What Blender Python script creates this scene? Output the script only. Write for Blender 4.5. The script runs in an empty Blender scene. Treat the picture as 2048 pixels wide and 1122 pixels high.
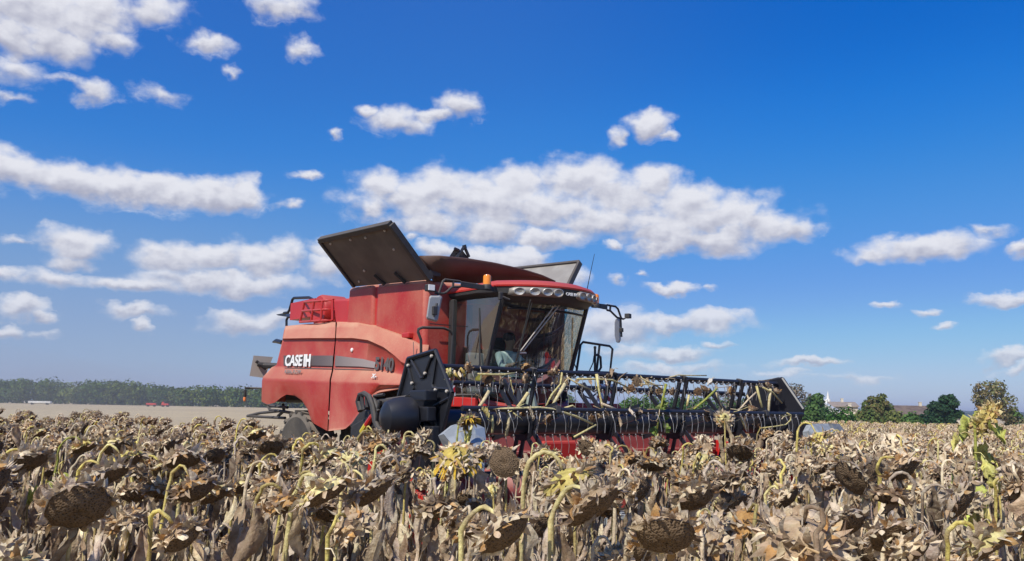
import bpy, bmesh, math, random
import numpy as np
from mathutils import Vector, Matrix, Euler

scene = bpy.context.scene
COL = scene.collection
PI = math.pi
R_ = math.radians

# ------------------------------------------------------------------ camera
FPX, EYE, HOR, ROLL = 1700.0, 1.9, 818.0, R_(1.0)
PITCH = math.atan((HOR - 561) / FPX)
fwd = Vector((0, math.cos(PITCH), math.sin(PITCH)))
up0 = Vector((0, -math.sin(PITCH), math.cos(PITCH)))
rt0 = Vector((1, 0, 0))
c_rt = rt0 * math.cos(ROLL) + up0 * math.sin(ROLL)
c_up = up0 * math.cos(ROLL) - rt0 * math.sin(ROLL)
cam_d = bpy.data.cameras.new('camera')
cam = bpy.data.objects.new('camera', cam_d)
COL.objects.link(cam)
cam_d.sensor_width = 36
cam_d.lens = 36 * FPX / 2048
cam_d.clip_start = 0.05
cam_d.clip_end = 9000
cam.matrix_world = Matrix(((c_rt.x, c_up.x, -fwd.x, 0), (c_rt.y, c_up.y, -fwd.y, 0), (c_rt.z, c_up.z, -fwd.z, EYE), (0, 0, 0, 1)))
scene.camera = cam

def ray(px, py):
    return fwd + c_rt * ((px - 1024) / FPX) - c_up * ((py - 561) / FPX)
def at(px, py, dist):                       # world point seen at (px, py), dist metres away along +Y
    d = ray(px, py)
    return Vector((0, 0, EYE)) + d * (dist / d.y)
def proj(p):
    q = Vector(p) - Vector((0, 0, EYE))
    z = q.dot(fwd)
    if z < 0.05: return None
    return (1024 + FPX * q.dot(c_rt) / z, 561 - FPX * q.dot(c_up) / z, z)

# ------------------------------------------------------------------ light and sky
SUN_EL = R_(46)
sun_h = Vector((-0.56, -0.83, 0)).normalized()
sun_dir = Vector((sun_h.x * math.cos(SUN_EL), sun_h.y * math.cos(SUN_EL), math.sin(SUN_EL)))
sd = bpy.data.lights.new('sun', 'SUN')
sd.energy = 5.0
sd.angle = R_(0.53)
sd.color = (1.0, 0.955, 0.88)
sun = bpy.data.objects.new('sun', sd)
COL.objects.link(sun)
sun.rotation_euler = sun_dir.to_track_quat('Z', 'Y').to_euler()
sun.location = (0, 0, 30)
scene.view_settings.view_transform = 'Standard'
scene.view_settings.look = 'None'
scene.view_settings.gamma = 1
scene.view_settings.exposure = 0.0
scene.view_settings.use_curve_mapping = False

class NT:
    """tiny helper to write shader nodes"""
    def __init__(s, tree): s.t = tree
    def n(s, typ, **kw):
        nd = s.t.nodes.new(typ)
        for k, v in kw.items():
            if k == 'inp':
                for kk, vv in v.items():
                    if isinstance(vv, bpy.types.NodeSocket): s.t.links.new(vv, nd.inputs[kk])
                    else: nd.inputs[kk].default_value = vv
            else: setattr(nd, k, v)
        return nd
    def m(s, op, a, b=0.0, c=0.0, clamp=False):
        nd = s.t.nodes.new('ShaderNodeMath'); nd.operation = op; nd.use_clamp = clamp
        for i, v in enumerate((a, b, c)):
            if isinstance(v, bpy.types.NodeSocket): s.t.links.new(v, nd.inputs[i])
            else: nd.inputs[i].default_value = v
        return nd.outputs[0]
    def v(s, op, a, b=(0, 0, 0), c=(0, 0, 0), out=0):
        nd = s.t.nodes.new('ShaderNodeVectorMath'); nd.operation = op
        for i, v in enumerate((a, b, c)):
            if isinstance(v, bpy.types.NodeSocket): s.t.links.new(v, nd.inputs[i])
            elif i < len(nd.inputs): nd.inputs[i].default_value = v
        return nd.outputs[out]
    def mix(s, f, a, b, blend='MIX'):
        nd = s.t.nodes.new('ShaderNodeMix'); nd.data_type = 'RGBA'; nd.blend_type = blend
        for k, v in ((0, f), (6, a), (7, b)):
            if isinstance(v, bpy.types.NodeSocket): s.t.links.new(v, nd.inputs[k])
            else: nd.inputs[k].default_value = v if k == 0 else (tuple(v) + (1,))[:4]
        return nd.outputs[2]
    def ss(s, x, lo, hi, a=0.0, b=1.0):
        nd = s.t.nodes.new('ShaderNodeMapRange'); nd.interpolation_type = 'SMOOTHSTEP'
        s.t.links.new(x, nd.inputs[0])
        for i, v in enumerate((lo, hi, a, b)): nd.inputs[i + 1].default_value = v
        return nd.outputs[0]
    def noise(s, vec, scale, detail=3.0, rough=0.55, dist=0.0, out=0, dim='3D'):
        nd = s.t.nodes.new('ShaderNodeTexNoise'); nd.noise_dimensions = dim
        if vec is not None: s.t.links.new(vec, nd.inputs['Vector'])
        nd.inputs['Scale'].default_value = scale; nd.inputs['Detail'].default_value = detail
        nd.inputs['Roughness'].default_value = rough; nd.inputs['Distortion'].default_value = dist
        return nd.outputs[out]

world = bpy.data.worlds.new('World')
scene.world = world
world.use_nodes = True
wt = world.node_tree
wt.nodes.clear()
W = NT(wt)
sky = W.n('ShaderNodeTexSky', sky_type='NISHITA', sun_disc=False, sun_elevation=SUN_EL,
          sun_rotation=math.atan2(sun_dir.x, sun_dir.y), altitude=200, air_density=1.0, dust_density=0.6, ozone_density=3.0)
SKY_STRENGTH = 0.10
tc = W.n('ShaderNodeTexCoord')
dirv = W.v('NORMALIZE', tc.outputs['Generated'])
sep = W.n('ShaderNodeSeparateXYZ', inp={0: dirv})
el = W.m('ARCSINE', sep.outputs[2])
az = W.m('ARCTAN2', sep.outputs[0], sep.outputs[1])
# deepen the blue as the clean dry air of the photograph shows it, paler towards the horizon
crv = W.n('ShaderNodeRGBCurve', inp={1: W.mix(1.0, sky.outputs[0], (SKY_STRENGTH,) * 3, 'MULTIPLY')})
def curve(i, pts):
    c = crv.mapping.curves[i]
    for k, p in enumerate(pts):
        if k < 2: c.points[k].location = p
        else: c.points.new(*p)
    crv.mapping.update()
curve(0, [(0, 0), (1, .66), (.12, .004), (.16, .018), (.225, .067), (.345, .156), (.535, .32), (.665, .45)])
curve(1, [(0, 0), (1, .70), (.21, .138), (.265, .195), (.37, .283), (.525, .366), (.705, .55)])
curve(2, [(0, 0), (1, .86), (.20, .40), (.38, .577), (.465, .672), (.595, .73), (.735, .80)])

CLOUDS = [  # (px, py, half width, half height, weight): where each puff stands in the sky
 (990,415,270,60,.80),(1340,440,240,50,.78),(761,372,62,40,.9),(735,412,58,34,.9),(830,400,92,48,1.1),(900,375,80,44,1.0),(845,440,95,36,1.0),(965,395,95,52,1.1),(1040,372,85,44,1.05),(1164,362,100,50,1.15),(1090,415,120,50,1.1),(980,462,110,38,1.05),(1250,392,110,56,1.15),(1298,372,70,38,1.0),(1180,445,120,40,1.0),(1090,478,90,24,.9),(1375,410,95,48,1.1),(1330,460,95,40,1.1),(1450,430,85,44,1.1),(1430,477,115,34,1.1),(1525,452,78,40,1.1),(1580,455,55,28,1.0),(1320,492,80,20,.9),(1225,490,22,12,.7),
 (60,10,150,62,1.2),(150,40,90,50,1.1),(120,85,70,42,1.05),(30,70,95,40,1.1),(200,20,70,40,1.0),(300,15,62,40,.9),(215,80,60,25,.8),
 (30,345,100,36,1.1),(170,365,125,42,1.2),(300,385,135,36,1.2),(430,390,100,36,1.2),(490,385,38,32,1.1),
 (570,12,65,36,.9),(415,90,46,22,.8),(605,100,36,19,.75),(470,147,20,14,.7),(185,180,44,26,.95),(135,163,36,12,.6),(320,188,46,18,.65),(25,186,42,13,.65),(35,138,55,24,.5),(670,266,17,10,.7),
 (795,242,78,34,1.05),(922,212,52,34,1.1),(740,225,28,18,.9),(1290,252,46,26,.95),(1240,275,22,19,.65),(1332,265,26,13,.8),(870,230,40,14,.8),
 (150,490,78,36,.95),(140,522,52,20,.85),(50,482,32,13,.6),(10,548,32,18,.8),(100,555,58,22,.8),
 (400,518,135,36,1.0),(510,520,105,38,1.0),(440,562,175,30,1.05),(270,572,110,20,.95),(570,510,52,32,.85),(320,498,62,22,.75),(650,530,60,36,.8),(650,495,40,20,.7),
 (1000,525,130,34,1.1),(1050,515,70,28,1.0),(880,505,60,24,1.0),(1160,555,34,18,.6),
 (620,350,36,11,.75),(580,415,30,13,.7),(830,475,24,13,.6),
 (1340,577,56,13,1.0),(1245,555,18,15,.6),(1290,548,14,9,.6),(1420,580,20,8,.5),
 (1845,496,112,28,1.05),(1800,490,62,22,.9),(1975,462,36,18,.75),(2000,600,58,15,1.0),(2046,500,18,17,.8),(1740,510,50,14,.6),
 (1330,652,150,22,1.0),(1420,642,78,26,1.15),(1230,655,100,42,1.0),(1350,706,112,17,.9),(1440,690,42,11,.8),(1620,722,78,12,.95),(1350,737,130,13,.7),(1240,700,80,24,.85),
 (1855,622,26,9,.8),(1775,612,26,9,.7),(1890,653,26,8,.75),(2020,715,56,17,.95),(2040,738,40,10,.7),
 (40,615,56,21,.95),(100,628,26,15,.85),(10,660,30,17,.8),(275,625,62,15,.8),(280,655,26,14,.9),(480,645,92,22,.85),(545,640,62,22,.9),(80,665,40,10,.5),
 (1700,760,90,10,.5),(1550,745,60,8,.4),
]
def cloud_group():
    g = bpy.data.node_groups.new('cloud_field', 'ShaderNodeTree')
    g.interface.new_socket('P', in_out='INPUT', socket_type='NodeSocketVector')
    g.interface.new_socket('F', in_out='OUTPUT', socket_type='NodeSocketFloat')
    g.interface.new_socket('Y', in_out='OUTPUT', socket_type='NodeSocketFloat')
    G = NT(g)
    gi = g.nodes.new('NodeGroupInput'); go = g.nodes.new('NodeGroupOutput')
    best = sw = swy = None
    P_in = gi.outputs[0]
    for k, (px, py, rx, ry, w) in enumerate(CLOUDS):
        if k and k % 10 == 0:            # evaluate the puffs in batches
            P_in = G.v('MULTIPLY_ADD', G.n('ShaderNodeCombineXYZ', inp={0: G.m('ADD', G.m('ADD', sw, swy), best)}).outputs[0], (1e-9, 0, 0), P_in)
        d = ray(px, py).normalized()
        a0, e0 = math.atan2(d.x, d.y), math.asin(d.z)
        sx, sy = FPX / rx * 0.92, FPX / ry * 0.92
        q = G.v('MULTIPLY_ADD', P_in, (sx, sy, 0), (-a0 * sx, -e0 * sy, 0))
        f = G.m('MULTIPLY_ADD', G.v('LENGTH', q, out=1), -w, w)
        y = G.n('ShaderNodeSeparateXYZ', inp={0: q}).outputs[1]
        p = G.m('POWER', G.m('MAXIMUM', f, 0.001), 2.0)
        best = f if best is None else G.m('MAXIMUM', best, f)
        sw = p if sw is None else G.m('ADD', sw, p)
        swy = G.m('MULTIPLY', p, y) if swy is None else G.m('MULTIPLY_ADD', p, y, swy)
    g.links.new(best, go.inputs[0])
    g.links.new(G.m('DIVIDE', swy, sw), go.inputs[1])
    return g
cg = cloud_group()
P0 = W.n('ShaderNodeCombineXYZ', inp={0: az, 1: el}).outputs[0]
Pn = W.v('MULTIPLY', P0, (1.0, 1.45, 1.0))
warp = W.v('MULTIPLY', W.v('SUBTRACT', W.noise(Pn, 20, 2, 0.5, out=1, dim='2D'), (0.5, 0.5, 0.5)), (0.040, 0.026, 0))
warp2 = W.v('MULTIPLY', W.v('SUBTRACT', W.noise(Pn, 70, 3, 0.6, out=1, dim='2D'), (0.5, 0.5, 0.5)), (0.013, 0.010, 0))
Pw = W.v('ADD', W.v('ADD', P0, warp), warp2)
fld = wt.nodes.new('ShaderNodeGroup'); fld.node_tree = cg
wt.links.new(Pw, fld.inputs[0])
F1, LIFT = fld.outputs[0], fld.outputs[1]
puff = W.noise(Pn, 26, 6, 0.52, dim='2D')
puff2 = W.noise(W.v('ADD', Pn, (-0.005, 0.010, 0)), 26, 4, 0.5, dim='2D')
rough = W.m('SUBTRACT', puff, 0.5)
top = W.ss(LIFT, -0.3, 0.6)
d0 = W.m('ADD', F1, W.m('MULTIPLY', rough, 1.0))
dens = W.ss(W.m('ADD', d0, W.m('MULTIPLY', top, 0.07)), -0.06, 0.70)
# sunlit crowns, grey flat undersides; thin edges stay pale
relief = W.m('MULTIPLY', W.m('SUBTRACT', puff, puff2), 1.15)
lit = W.m('ADD', W.m('ADD', W.m('MULTIPLY', LIFT, 0.95), 0.16), relief)
grey = W.m('MULTIPLY', W.ss(lit, 0.55, -0.50), W.ss(F1, 0.0, 0.5, 0.40, 1.0))
cl_col = W.mix(grey, (0.82, 0.825, 0.88), (0.43, 0.44, 0.545))
low = W.ss(el, 0.0, 0.20, 0.72, 0.96)
alpha = W.m('MULTIPLY', dens, low)
# thin high veil, and the dust hanging low over the fields on the left
veil = W.m('MULTIPLY', W.ss(az, 0.45, -0.10, 0.0, 0.08), 1.0)
dust = W.m('MULTIPLY', W.ss(az, 0.12, -0.45, 0.0, 0.42), W.ss(el, 0.30, 0.06))
skyc = W.mix(veil, crv.outputs[0], (.30, .52, .72))
skyc = W.mix(dust, skyc, (.38, .425, .49))
skyc = W.mix(1.0, skyc, (1 / SKY_STRENGTH,) * 3, 'MULTIPLY')
final = W.mix(alpha, skyc, W.mix(1.0, cl_col, (1/SKY_STRENGTH,)*3, 'MULTIPLY'))
bg = W.n('ShaderNodeBackground', inp={0: final, 1: SKY_STRENGTH})
wo = W.n('ShaderNodeOutputWorld', inp={0: bg.outputs[0]})
# ------------------------------------------------------------------ helpers
def sgn(x): return 1 if x >= 0 else -1
class MB:
    """collects shapes; build() links them as ONE mesh object"""
    def __init__(s): s.v = []; s.f = []; s.mi = []; s.cm = 0; s.c = []
    def add(s, vs, fs, col=None):
        o = len(s.v)
        s.v += [tuple(p) for p in vs]
        s.f += [tuple(i + o for i in f) for f in fs]
        s.mi += [s.cm] * len(fs)
        if col is not None:
            s.c += [col] * len(vs) if not isinstance(col, list) else col
        return s
    def box(s, c, d, rot=None):
        m = (Euler(rot).to_matrix() if rot else Matrix.Identity(3))
        c = Vector(c)
        vs = [c + m @ Vector((x * d[0] / 2, y * d[1] / 2, z * d[2] / 2)) for x in (-1, 1) for y in (-1, 1) for z in (-1, 1)]
        return s.add(vs, [(0, 1, 3, 2), (4, 6, 7, 5), (0, 4, 5, 1), (2, 3, 7, 6), (0, 2, 6, 4), (1, 5, 7, 3)])
    def hull8(s, a, b):          # two quads (4 points each, same winding) joined to a solid
        vs = list(a) + list(b); n = len(a)
        fs = [tuple(range(n))[::-1], tuple(range(n, 2 * n))] + [(i, (i + 1) % n, n + (i + 1) % n, n + i) for i in range(n)]
        return s.add(vs, fs)
    def prism(s, pts, d):        # polygon of 3-D points pushed by the vector d
        d = Vector(d)
        return s.hull8([Vector(p) for p in pts], [Vector(p) + d for p in pts])
    def tube(s, path, r, n=8, col=None, cap=True):
        P = [Vector(p) for p in path]
        rs = r if isinstance(r, (list, tuple)) else [r] * len(P)
        vs, fs, prev = [], [], None
        for i, p in enumerate(P):
            t = (P[min(i + 1, len(P) - 1)] - P[max(i - 1, 0)])
            if t.length < 1e-9: t = Vector((0, 0, 1))
            t.normalize()
            if prev is None:
                a = Vector((0, 0, 1)) if abs(t.z) < 0.9 else Vector((1, 0, 0))
                u = t.cross(a).normalized()
            else:
                u = (prev - t * prev.dot(t))
                u = u.normalized() if u.length > 1e-6 else t.orthogonal().normalized()
            prev = u
            w = t.cross(u)
            vs += [p + (u * math.cos(2 * PI * k / n) + w * math.sin(2 * PI * k / n)) * rs[i] for k in range(n)]
        for i in range(len(P) - 1):
            for k in range(n):
                a, b = i * n + k, i * n + (k + 1) % n
                fs.append((a, b, b + n, a + n))
        if cap:
            fs.append(tuple(range(n))[::-1]); fs.append(tuple(range(len(vs) - n, len(vs))))
        return s.add(vs, fs, col)
    def lathe(s, prof, c, axis=(0, 0, 1), n=24):   # prof: (radius, height) along the axis
        ax = Vector(axis).normalized(); u = ax.orthogonal().normalized(); w = ax.cross(u); c = Vector(c)
        vs, fs = [], []
        for r, h in prof:
            vs += [c + ax * h + (u * math.cos(2 * PI * k / n) + w * math.sin(2 * PI * k / n)) * max(r, 1e-4) for k in range(n)]
        for i in range(len(prof) - 1):
            for k in range(n):
                a, b = i * n + k, i * n + (k + 1) % n
                fs.append((a, b, b + n, a + n))
        fs.append(tuple(range(n))[::-1]); fs.append(tuple(range(len(vs) - n, len(vs))))
        return s.add(vs, fs)
    def grid(s, rows, closed=False):
        n = len(rows[0]); vs = [p for r in rows for p in r]; fs = []
        for i in range(len(rows) - 1):
            for k in range(n - 1):
                a = i * n + k
                fs.append((a, a + 1, a + 1 + n, a + n))
        return s.add(vs, fs)
    def build(s, name, mat, parent=None, smooth=False, bevel=0.0, thick=0.0, angle=35, seg=2):
        me = bpy.data.meshes.new(name)
        me.from_pydata([tuple(v) for v in s.v], [], s.f)
        for m in (mat if isinstance(mat, (list, tuple)) else [mat]): me.materials.append(m)
        if max(s.mi, default=0) > 0: me.polygons.foreach_set('material_index', s.mi)
        if s.c:
            at_ = me.color_attributes.new('Col', 'FLOAT_COLOR', 'POINT')
            at_.data.foreach_set('color', np.array([(c[0], c[1], c[2], 1.0) for c in s.c], dtype=np.float32).ravel())
        bm = bmesh.new(); bm.from_mesh(me)
        if not s.c: bmesh.ops.recalc_face_normals(bm, faces=bm.faces)
        if smooth:
            for f in bm.faces: f.smooth = True
            for e in bm.edges:
                if len(e.link_faces) == 2 and e.calc_face_angle(0) > R_(angle): e.smooth = False
        bm.to_mesh(me); bm.free()
        o = bpy.data.objects.new(name, me); COL.objects.link(o)
        if parent: o.parent = parent
        if thick:
            md = o.modifiers.new('solidify', 'SOLIDIFY'); md.thickness = thick; md.offset = 0
        if bevel:
            md = o.modifiers.new('bevel', 'BEVEL'); md.width = bevel; md.segments = seg; md.limit_method = 'ANGLE'; md.angle_limit = R_(40)
        return o
def tag(o, label=None, cat=None, group=None, kind=None):
    if label: o['label'] = label
    if cat: o['category'] = cat
    if group: o['group'] = group
    if kind: o['kind'] = kind
    return o
def empty(name, loc, rz=0.0):
    o = bpy.data.objects.new(name, None); COL.objects.link(o)
    o.location = loc; o.rotation_euler = (0, 0, rz); o.empty_display_size = 0.3
    return o

def material(name, col, rough=0.6, metal=0.0, col2=None, nscale=3.0, nlo=0.35, nhi=0.65, dust=0.0, dustcol=(0.40, 0.29, 0.20), bump=0.0, bscale=40.0, spec=0.5, coat=0.0, detail=5):
    m = bpy.data.materials.new(name); m.use_nodes = True
    t = m.node_tree; t.nodes.clear(); N = NT(t)
    tcn = N.n('ShaderNodeTexCoord'); ob = tcn.outputs['Object']
    c = N.mix(N.ss(N.noise(ob, nscale, detail), nlo, nhi), col, col2) if col2 else None
    rg = rough
    if dust:
        geo = N.n('ShaderNodeNewGeometry')
        nz = N.n('ShaderNodeSeparateXYZ', inp={0: geo.outputs['Normal']}).outputs[2]
        f = N.m('ADD', N.m('MULTIPLY', N.ss(nz, 0.02, 0.70), 0.85 * dust),
                N.m('MULTIPLY', N.ss(N.noise(ob, 1.3, 6, 0.6), 0.30, 0.75), 0.42 * dust), clamp=True)
        f = N.m('ADD', f, N.m('MULTIPLY', N.ss(N.noise(ob, 30, 4, .65), 0.48, 0.72), 0.22 * dust), clamp=True)
        c = N.mix(f, c if c else col, dustcol)
        rg = N.m('ADD', N.m('MULTIPLY', f, 0.55), rough, clamp=True)
    b = N.n('ShaderNodeBsdfPrincipled', inp={'Roughness': rg, 'Metallic': metal, 'Specular IOR Level': spec, 'Coat Weight': coat})
    if c is not None: t.links.new(c, b.inputs['Base Color'])
    else: b.inputs['Base Color'].default_value = (*col, 1)
    if bump:
        bp = N.n('ShaderNodeBump', inp={'Strength': bump, 'Distance': 0.02, 'Height': N.noise(ob, bscale, 4)})
        t.links.new(bp.outputs[0], b.inputs['Normal'])
    N.n('ShaderNodeOutputMaterial', inp={0: b.outputs[0]})
    return m

def leafmat(name, cols, rough=0.7, trans=0.25):
    """foliage: leaf colours picked per leaf"""
    m = bpy.data.materials.new(name); m.use_nodes = True
    t = m.node_tree; t.nodes.clear(); N = NT(t)
    at_ = N.n('ShaderNodeAttribute', attribute_name='Col')
    b = N.n('ShaderNodeBsdfDiffuse', inp={0: at_.outputs[0]})
    tr = N.n('ShaderNodeBsdfTranslucent', inp={0: at_.outputs[0]})
    mx = N.n('ShaderNodeMixShader', inp={0: trans, 1: b.outputs[0], 2: tr.outputs[0]})
    N.n('ShaderNodeOutputMaterial', inp={0: mx.outputs[0]})
    return m

# ------------------------------------------------------------------ the lie of the land
def sstep(x, a, b):
    t = min(1, max(0, (x - a) / (b - a))); return t * t * (3 - 2 * t)
def ground_z(x, y):
    d = math.hypot(x, y)
    return -1.0 * sstep(d, 22, 130) * sstep(math.degrees(math.atan2(x, max(y, 0.01))), 0, 16) if y > 0 else 0.0

# the machine's own axes: x across (to the right as seen), y backwards, z up
LX, LY = 0.79223137, 0.61022082
ORG = Vector((1.78512459, 11.52, 0))
YAW = math.atan2(LY, LX)
def to_local(p):
    q = Vector(p) - ORG
    return Vector((q.x * LX + q.y * LY, -q.x * LY + q.y * LX, q.z))
def to_world(p):
    return ORG + Vector((p[0] * LX - p[1] * LY, p[0] * LY + p[1] * LX, p[2]))
EYE_L = to_local((0, 0, EYE))
def dirl(px, py):
    d = ray(px, py)
    return Vector((d.x * LX + d.y * LY, -d.x * LY + d.y * LX, d.z))
def SX(px, py, x):               # point of the lengthwise plane x = const seen at a pixel
    d = dirl(px, py); return EYE_L + d * ((x - EYE_L.x) / d.x)
def SY(px, py, y):               # point of the crosswise plane y = const seen at a pixel
    d = dirl(px, py); return EYE_L + d * ((y - EYE_L.y) / d.y)

# ------------------------------------------------------------------ ground and far land
def ground_sheet():
    xs = sorted(set([-3500, -2000, -1200, -700, -400] + list(np.arange(-250, 260, 12.5)) + [400, 700, 1200, 2000, 3500]))
    ys = sorted(set([-60, -20] + list(np.arange(0, 260, 12.5)) + [300, 400, 600, 900, 1400, 2200, 3600]))
    b = MB()
    rows = [[(x, y, ground_z(x, y)) for x in xs] for y in ys]
    b.grid(rows)
    m = bpy.data.materials.new('stubble_soil'); m.use_nodes = True
    t = m.node_tree; t.nodes.clear(); N = NT(t)
    ob = N.n('ShaderNodeTexCoord').outputs['Object']
    a = N.mix(N.ss(N.noise(ob, 0.02, 4), 0.35, 0.65), (0.46, 0.35, 0.19), (0.54, 0.42, 0.23))
    st = N.v('MULTIPLY', ob, (0.25, 3.0, 1))
    a = N.mix(N.ss(N.noise(st, 2.0, 5), 0.45, 0.75), a, (0.30, 0.225, 0.14))
    a = N.mix(N.ss(N.noise(ob, 0.35, 6, .7), 0.48, 0.70, 0, .75), a, (0.25, 0.19, 0.12))
    a = N.mix(N.ss(N.noise(ob, 1.7, 4, .7), 0.58, 0.72, 0, .8), a, (0.62, 0.52, 0.36))
    bp = N.n('ShaderNodeBump', inp={'Strength': 0.7, 'Distance': 0.05, 'Height': N.noise(ob, 9, 6, 0.7)})
    bs = N.n('ShaderNodeBsdfPrincipled', inp={'Base Color': a, 'Roughness': 0.95, 'Normal': bp.outputs[0]})
    N.n('ShaderNodeOutputMaterial', inp={0: bs.outputs[0]})
    o = b.build('ground', m, smooth=True)
    tag(o, kind='structure')
ground_sheet()

def hills():
    rnd = random.Random(5)
    m = material('hill_woods', (0.020, 0.040, 0.028), 0.95, col2=(0.045, 0.065, 0.040), nscale=0.02, bump=0.0, spec=0.1)
    for k, (dist, a0, a1, h0, nm) in enumerate([(2300, 14, 50, 22, 'hills'), (1500, 20, 50, 13, 'hills')]):
        b = MB(); top, mid, bot = [], [], []
        n = 240
        for i in range(n + 1):
            a = R_(a0 + (a1 - a0) * i / n)
            h = h0 * (0.35 + 0.65 * sstep(i / n, 0, .45)) * (0.86 + 0.12 * math.sin(i * .09 + k) + 0.06 * math.sin(i * .31)) + rnd.uniform(0, 2.4)
            for lst, dd, zz in ((bot, 0, -14), (mid, 120, h * 0.72 - 3), (top, 320, h - 2)):
                r = dist + dd
                lst.append((r * math.sin(a), r * math.cos(a), zz))
        back = [(x * 1.3, y * 1.3, -20) for x, y, z in top]
        b.grid([bot, mid, top, back])
        tag(b.build(nm, m, smooth=True), kind='structure')
hills()

leaf_m = leafmat('tree_leaves', None)
bark_m = material('bark', (0.10, 0.075, 0.055), 0.9, col2=(0.05, 0.04, 0.03), nscale=6, bump=0.3, bscale=20)
def crown_mesh(rnd, clumps, n, leaf, cols, sparse=0.0):
    """leaf-sized faces spread through clumps; clumps: (centre, radii); each leaf takes a colour of its kind"""
    b = MB()
    tot = sum(r[0] * r[1] * r[2] for _, r in clumps) ** 1
    for c, r in clumps:
        k = max(12, int(n * (r[0] * r[1] * r[2]) ** 0.8 / sum((q[0] * q[1] * q[2]) ** 0.8 for _, q in clumps)))
        base = cols[rnd.randrange(len(cols))]
        for _ in range(k):
            d = Vector((rnd.gauss(0, 1), rnd.gauss(0, 1), rnd.gauss(0, 1))).normalized()
            rr = rnd.uniform(0.45 - sparse * .3, 1.0) ** 0.6 * rnd.uniform(.88, 1.12)
            p = Vector(c) + Vector((d.x * r[0], d.y * r[1], d.z * r[2])) * rr
            nrm = (d + Vector((rnd.gauss(0, .5), rnd.gauss(0, .5), rnd.gauss(0, .5) + .35))).normalized()
            u = nrm.orthogonal().normalized(); u.rotate(Matrix.Rotation(rnd.uniform(0, 6.28), 3, nrm)); w = nrm.cross(u)
            s = leaf * rnd.uniform(.55, 1.25)
            cc = cols[rnd.randrange(len(cols))] if rnd.random() < .45 else base
            g = rnd.uniform(.75, 1.25)
            col = (cc[0] * g, cc[1] * g, cc[2] * g)
            b.add([p - u * s, p + w * s * .7 - u * s * .1, p + u * s, p - w * s * .7 + u * .1 * s], [(0, 1, 2, 3)], col)
    return b
def tree(name, label, px, dist, top, half_w, cols, kind='round', n=2600, leaf=.22, base=None, group=None, cat='tree', seed=1, trunk=True):
    """px: where it stands, top: pixel row of its tip, half_w: pixel half width"""
    rnd = random.Random(seed)
    p = at(px, 800, dist); gx, gy = p.x, p.y
    gz = ground_z(gx, gy)
    H = at(px, top, dist).z - gz
    Wd = half_w / FPX * math.hypot(gx, gy)
    root = empty(name, (gx, gy, gz)); tag(root, label, cat, group)
    cl = []
    if kind == 'bush':
        for i in range(7):
            a = rnd.uniform(0, 6.28); q = rnd.uniform(0, .65)
            r = Wd * rnd.uniform(.38, .6)
            cl.append(((math.cos(a) * q * Wd, math.sin(a) * q * Wd, H * rnd.uniform(.25, .62)), (r, r, H * rnd.uniform(.26, .38))))
        cl.append(((0, 0, H * .62), (Wd * .55, Wd * .55, H * .38)))
    else:
        z0 = H * (.20 if base is None else base)
        for i in range(14 if kind == 'round' else 20):
            a = i * 2.4 + rnd.uniform(-.4, .4); h = (i + .5) / (14 if kind == 'round' else 20)
            env = math.sin(PI * (0.18 + .74 * h)) ** .8
            q = rnd.uniform(.35, .72) * env
            r = Wd * rnd.uniform(.26, .42)
            cl.append(((math.cos(a) * q * Wd, math.sin(a) * q * Wd, z0 + (H - z0) * (.12 + .76 * h)), (r, r, r * rnd.uniform(.6, .9))))
        cl.append(((0, 0, z0 + (H - z0) * .5), (Wd * .5, Wd * .5, (H - z0) * .36)))
    crown = crown_mesh(rnd, cl, n, leaf, cols, .6 if kind == 'open' else 0)
    crown.build('crown', leaf_m, root)
    if trunk:
        t = MB()
        th = H * (.55 if kind != 'bush' else .4)
        t.tube([(0, 0, -.2), (.03 * H, 0, th * .4), (-.02 * H, .02 * H, th), (0, 0, H * .85)], [H * .03, H * .024, H * .016, H * .004], 7)
        for c, r in cl[:16]:
            z0 = th * rnd.uniform(.45, 1.0)
            c = Vector(c)
            t.tube([(0, 0, z0), c * .5 + Vector((0, 0, z0 * .45)), c], [H * .012, H * .008, H * .003], 5)
        t.build('trunk', bark_m, root, smooth=True)
    return root
G1 = [(0.065, 0.130, 0.036), (0.091, 0.163, 0.047), (0.052, 0.104, 0.033), (0.111, 0.176, 0.052)]
G2 = [(0.034, 0.078, 0.034), (0.048, 0.102, 0.043), (0.026, 0.060, 0.028)]
G3 = [(0.138, 0.169, 0.053), (0.175, 0.194, 0.060), (0.094, 0.138, 0.043), (0.163, 0.138, 0.053)]
G4 = [(0.247, 0.202, 0.104), (0.195, 0.163, 0.078), (0.156, 0.163, 0.072), (0.299, 0.227, 0.117)]
G5 = [(.24, .20, .15), (.18, .155, .11), (.14, .13, .085)]
tree('bare_tree', 'pale grey brown half bare tree rising behind the far end of the reel', 1590, 150, 762, 34, G5, 'open', 900, .26, seed=3)
tree('walnut_tree', 'round mid green tree left of the white church tower', 1631, 152, 784, 25, G1, 'round', 2600, .26, seed=4)
tree('apple_tree', 'round yellowish green tree with a dark shaded foot left of the long barn roof', 1756, 140, 784, 31, G3, 'round', 3000, .25, seed=5, base=.1)
tree('oak_tree', 'dark green spreading tree right of the long barn roof', 1893, 142, 783, 27, G2, 'round', 3000, .26, seed=6, base=.1)
tree('hazel_tree', 'lower grey green tree leaning against the dark tree beside the barn', 1868, 139, 800, 24, [(.03, .065, .032), (.04, .08, .038)], 'round', 2000, .24, seed=7, base=.05)
tree('ash_tree', 'loose brownish autumn tree at the far right standing above the tan field', 1985, 140, 757, 44, G4, 'open', 2700, .24, seed=8, base=.2)
tree('plum_tree', 'low olive tree on the right flank of the brownish autumn tree', 2022, 143, 812, 22, G4 + G1, 'round', 1100, .24, seed=9, base=.15)
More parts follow.
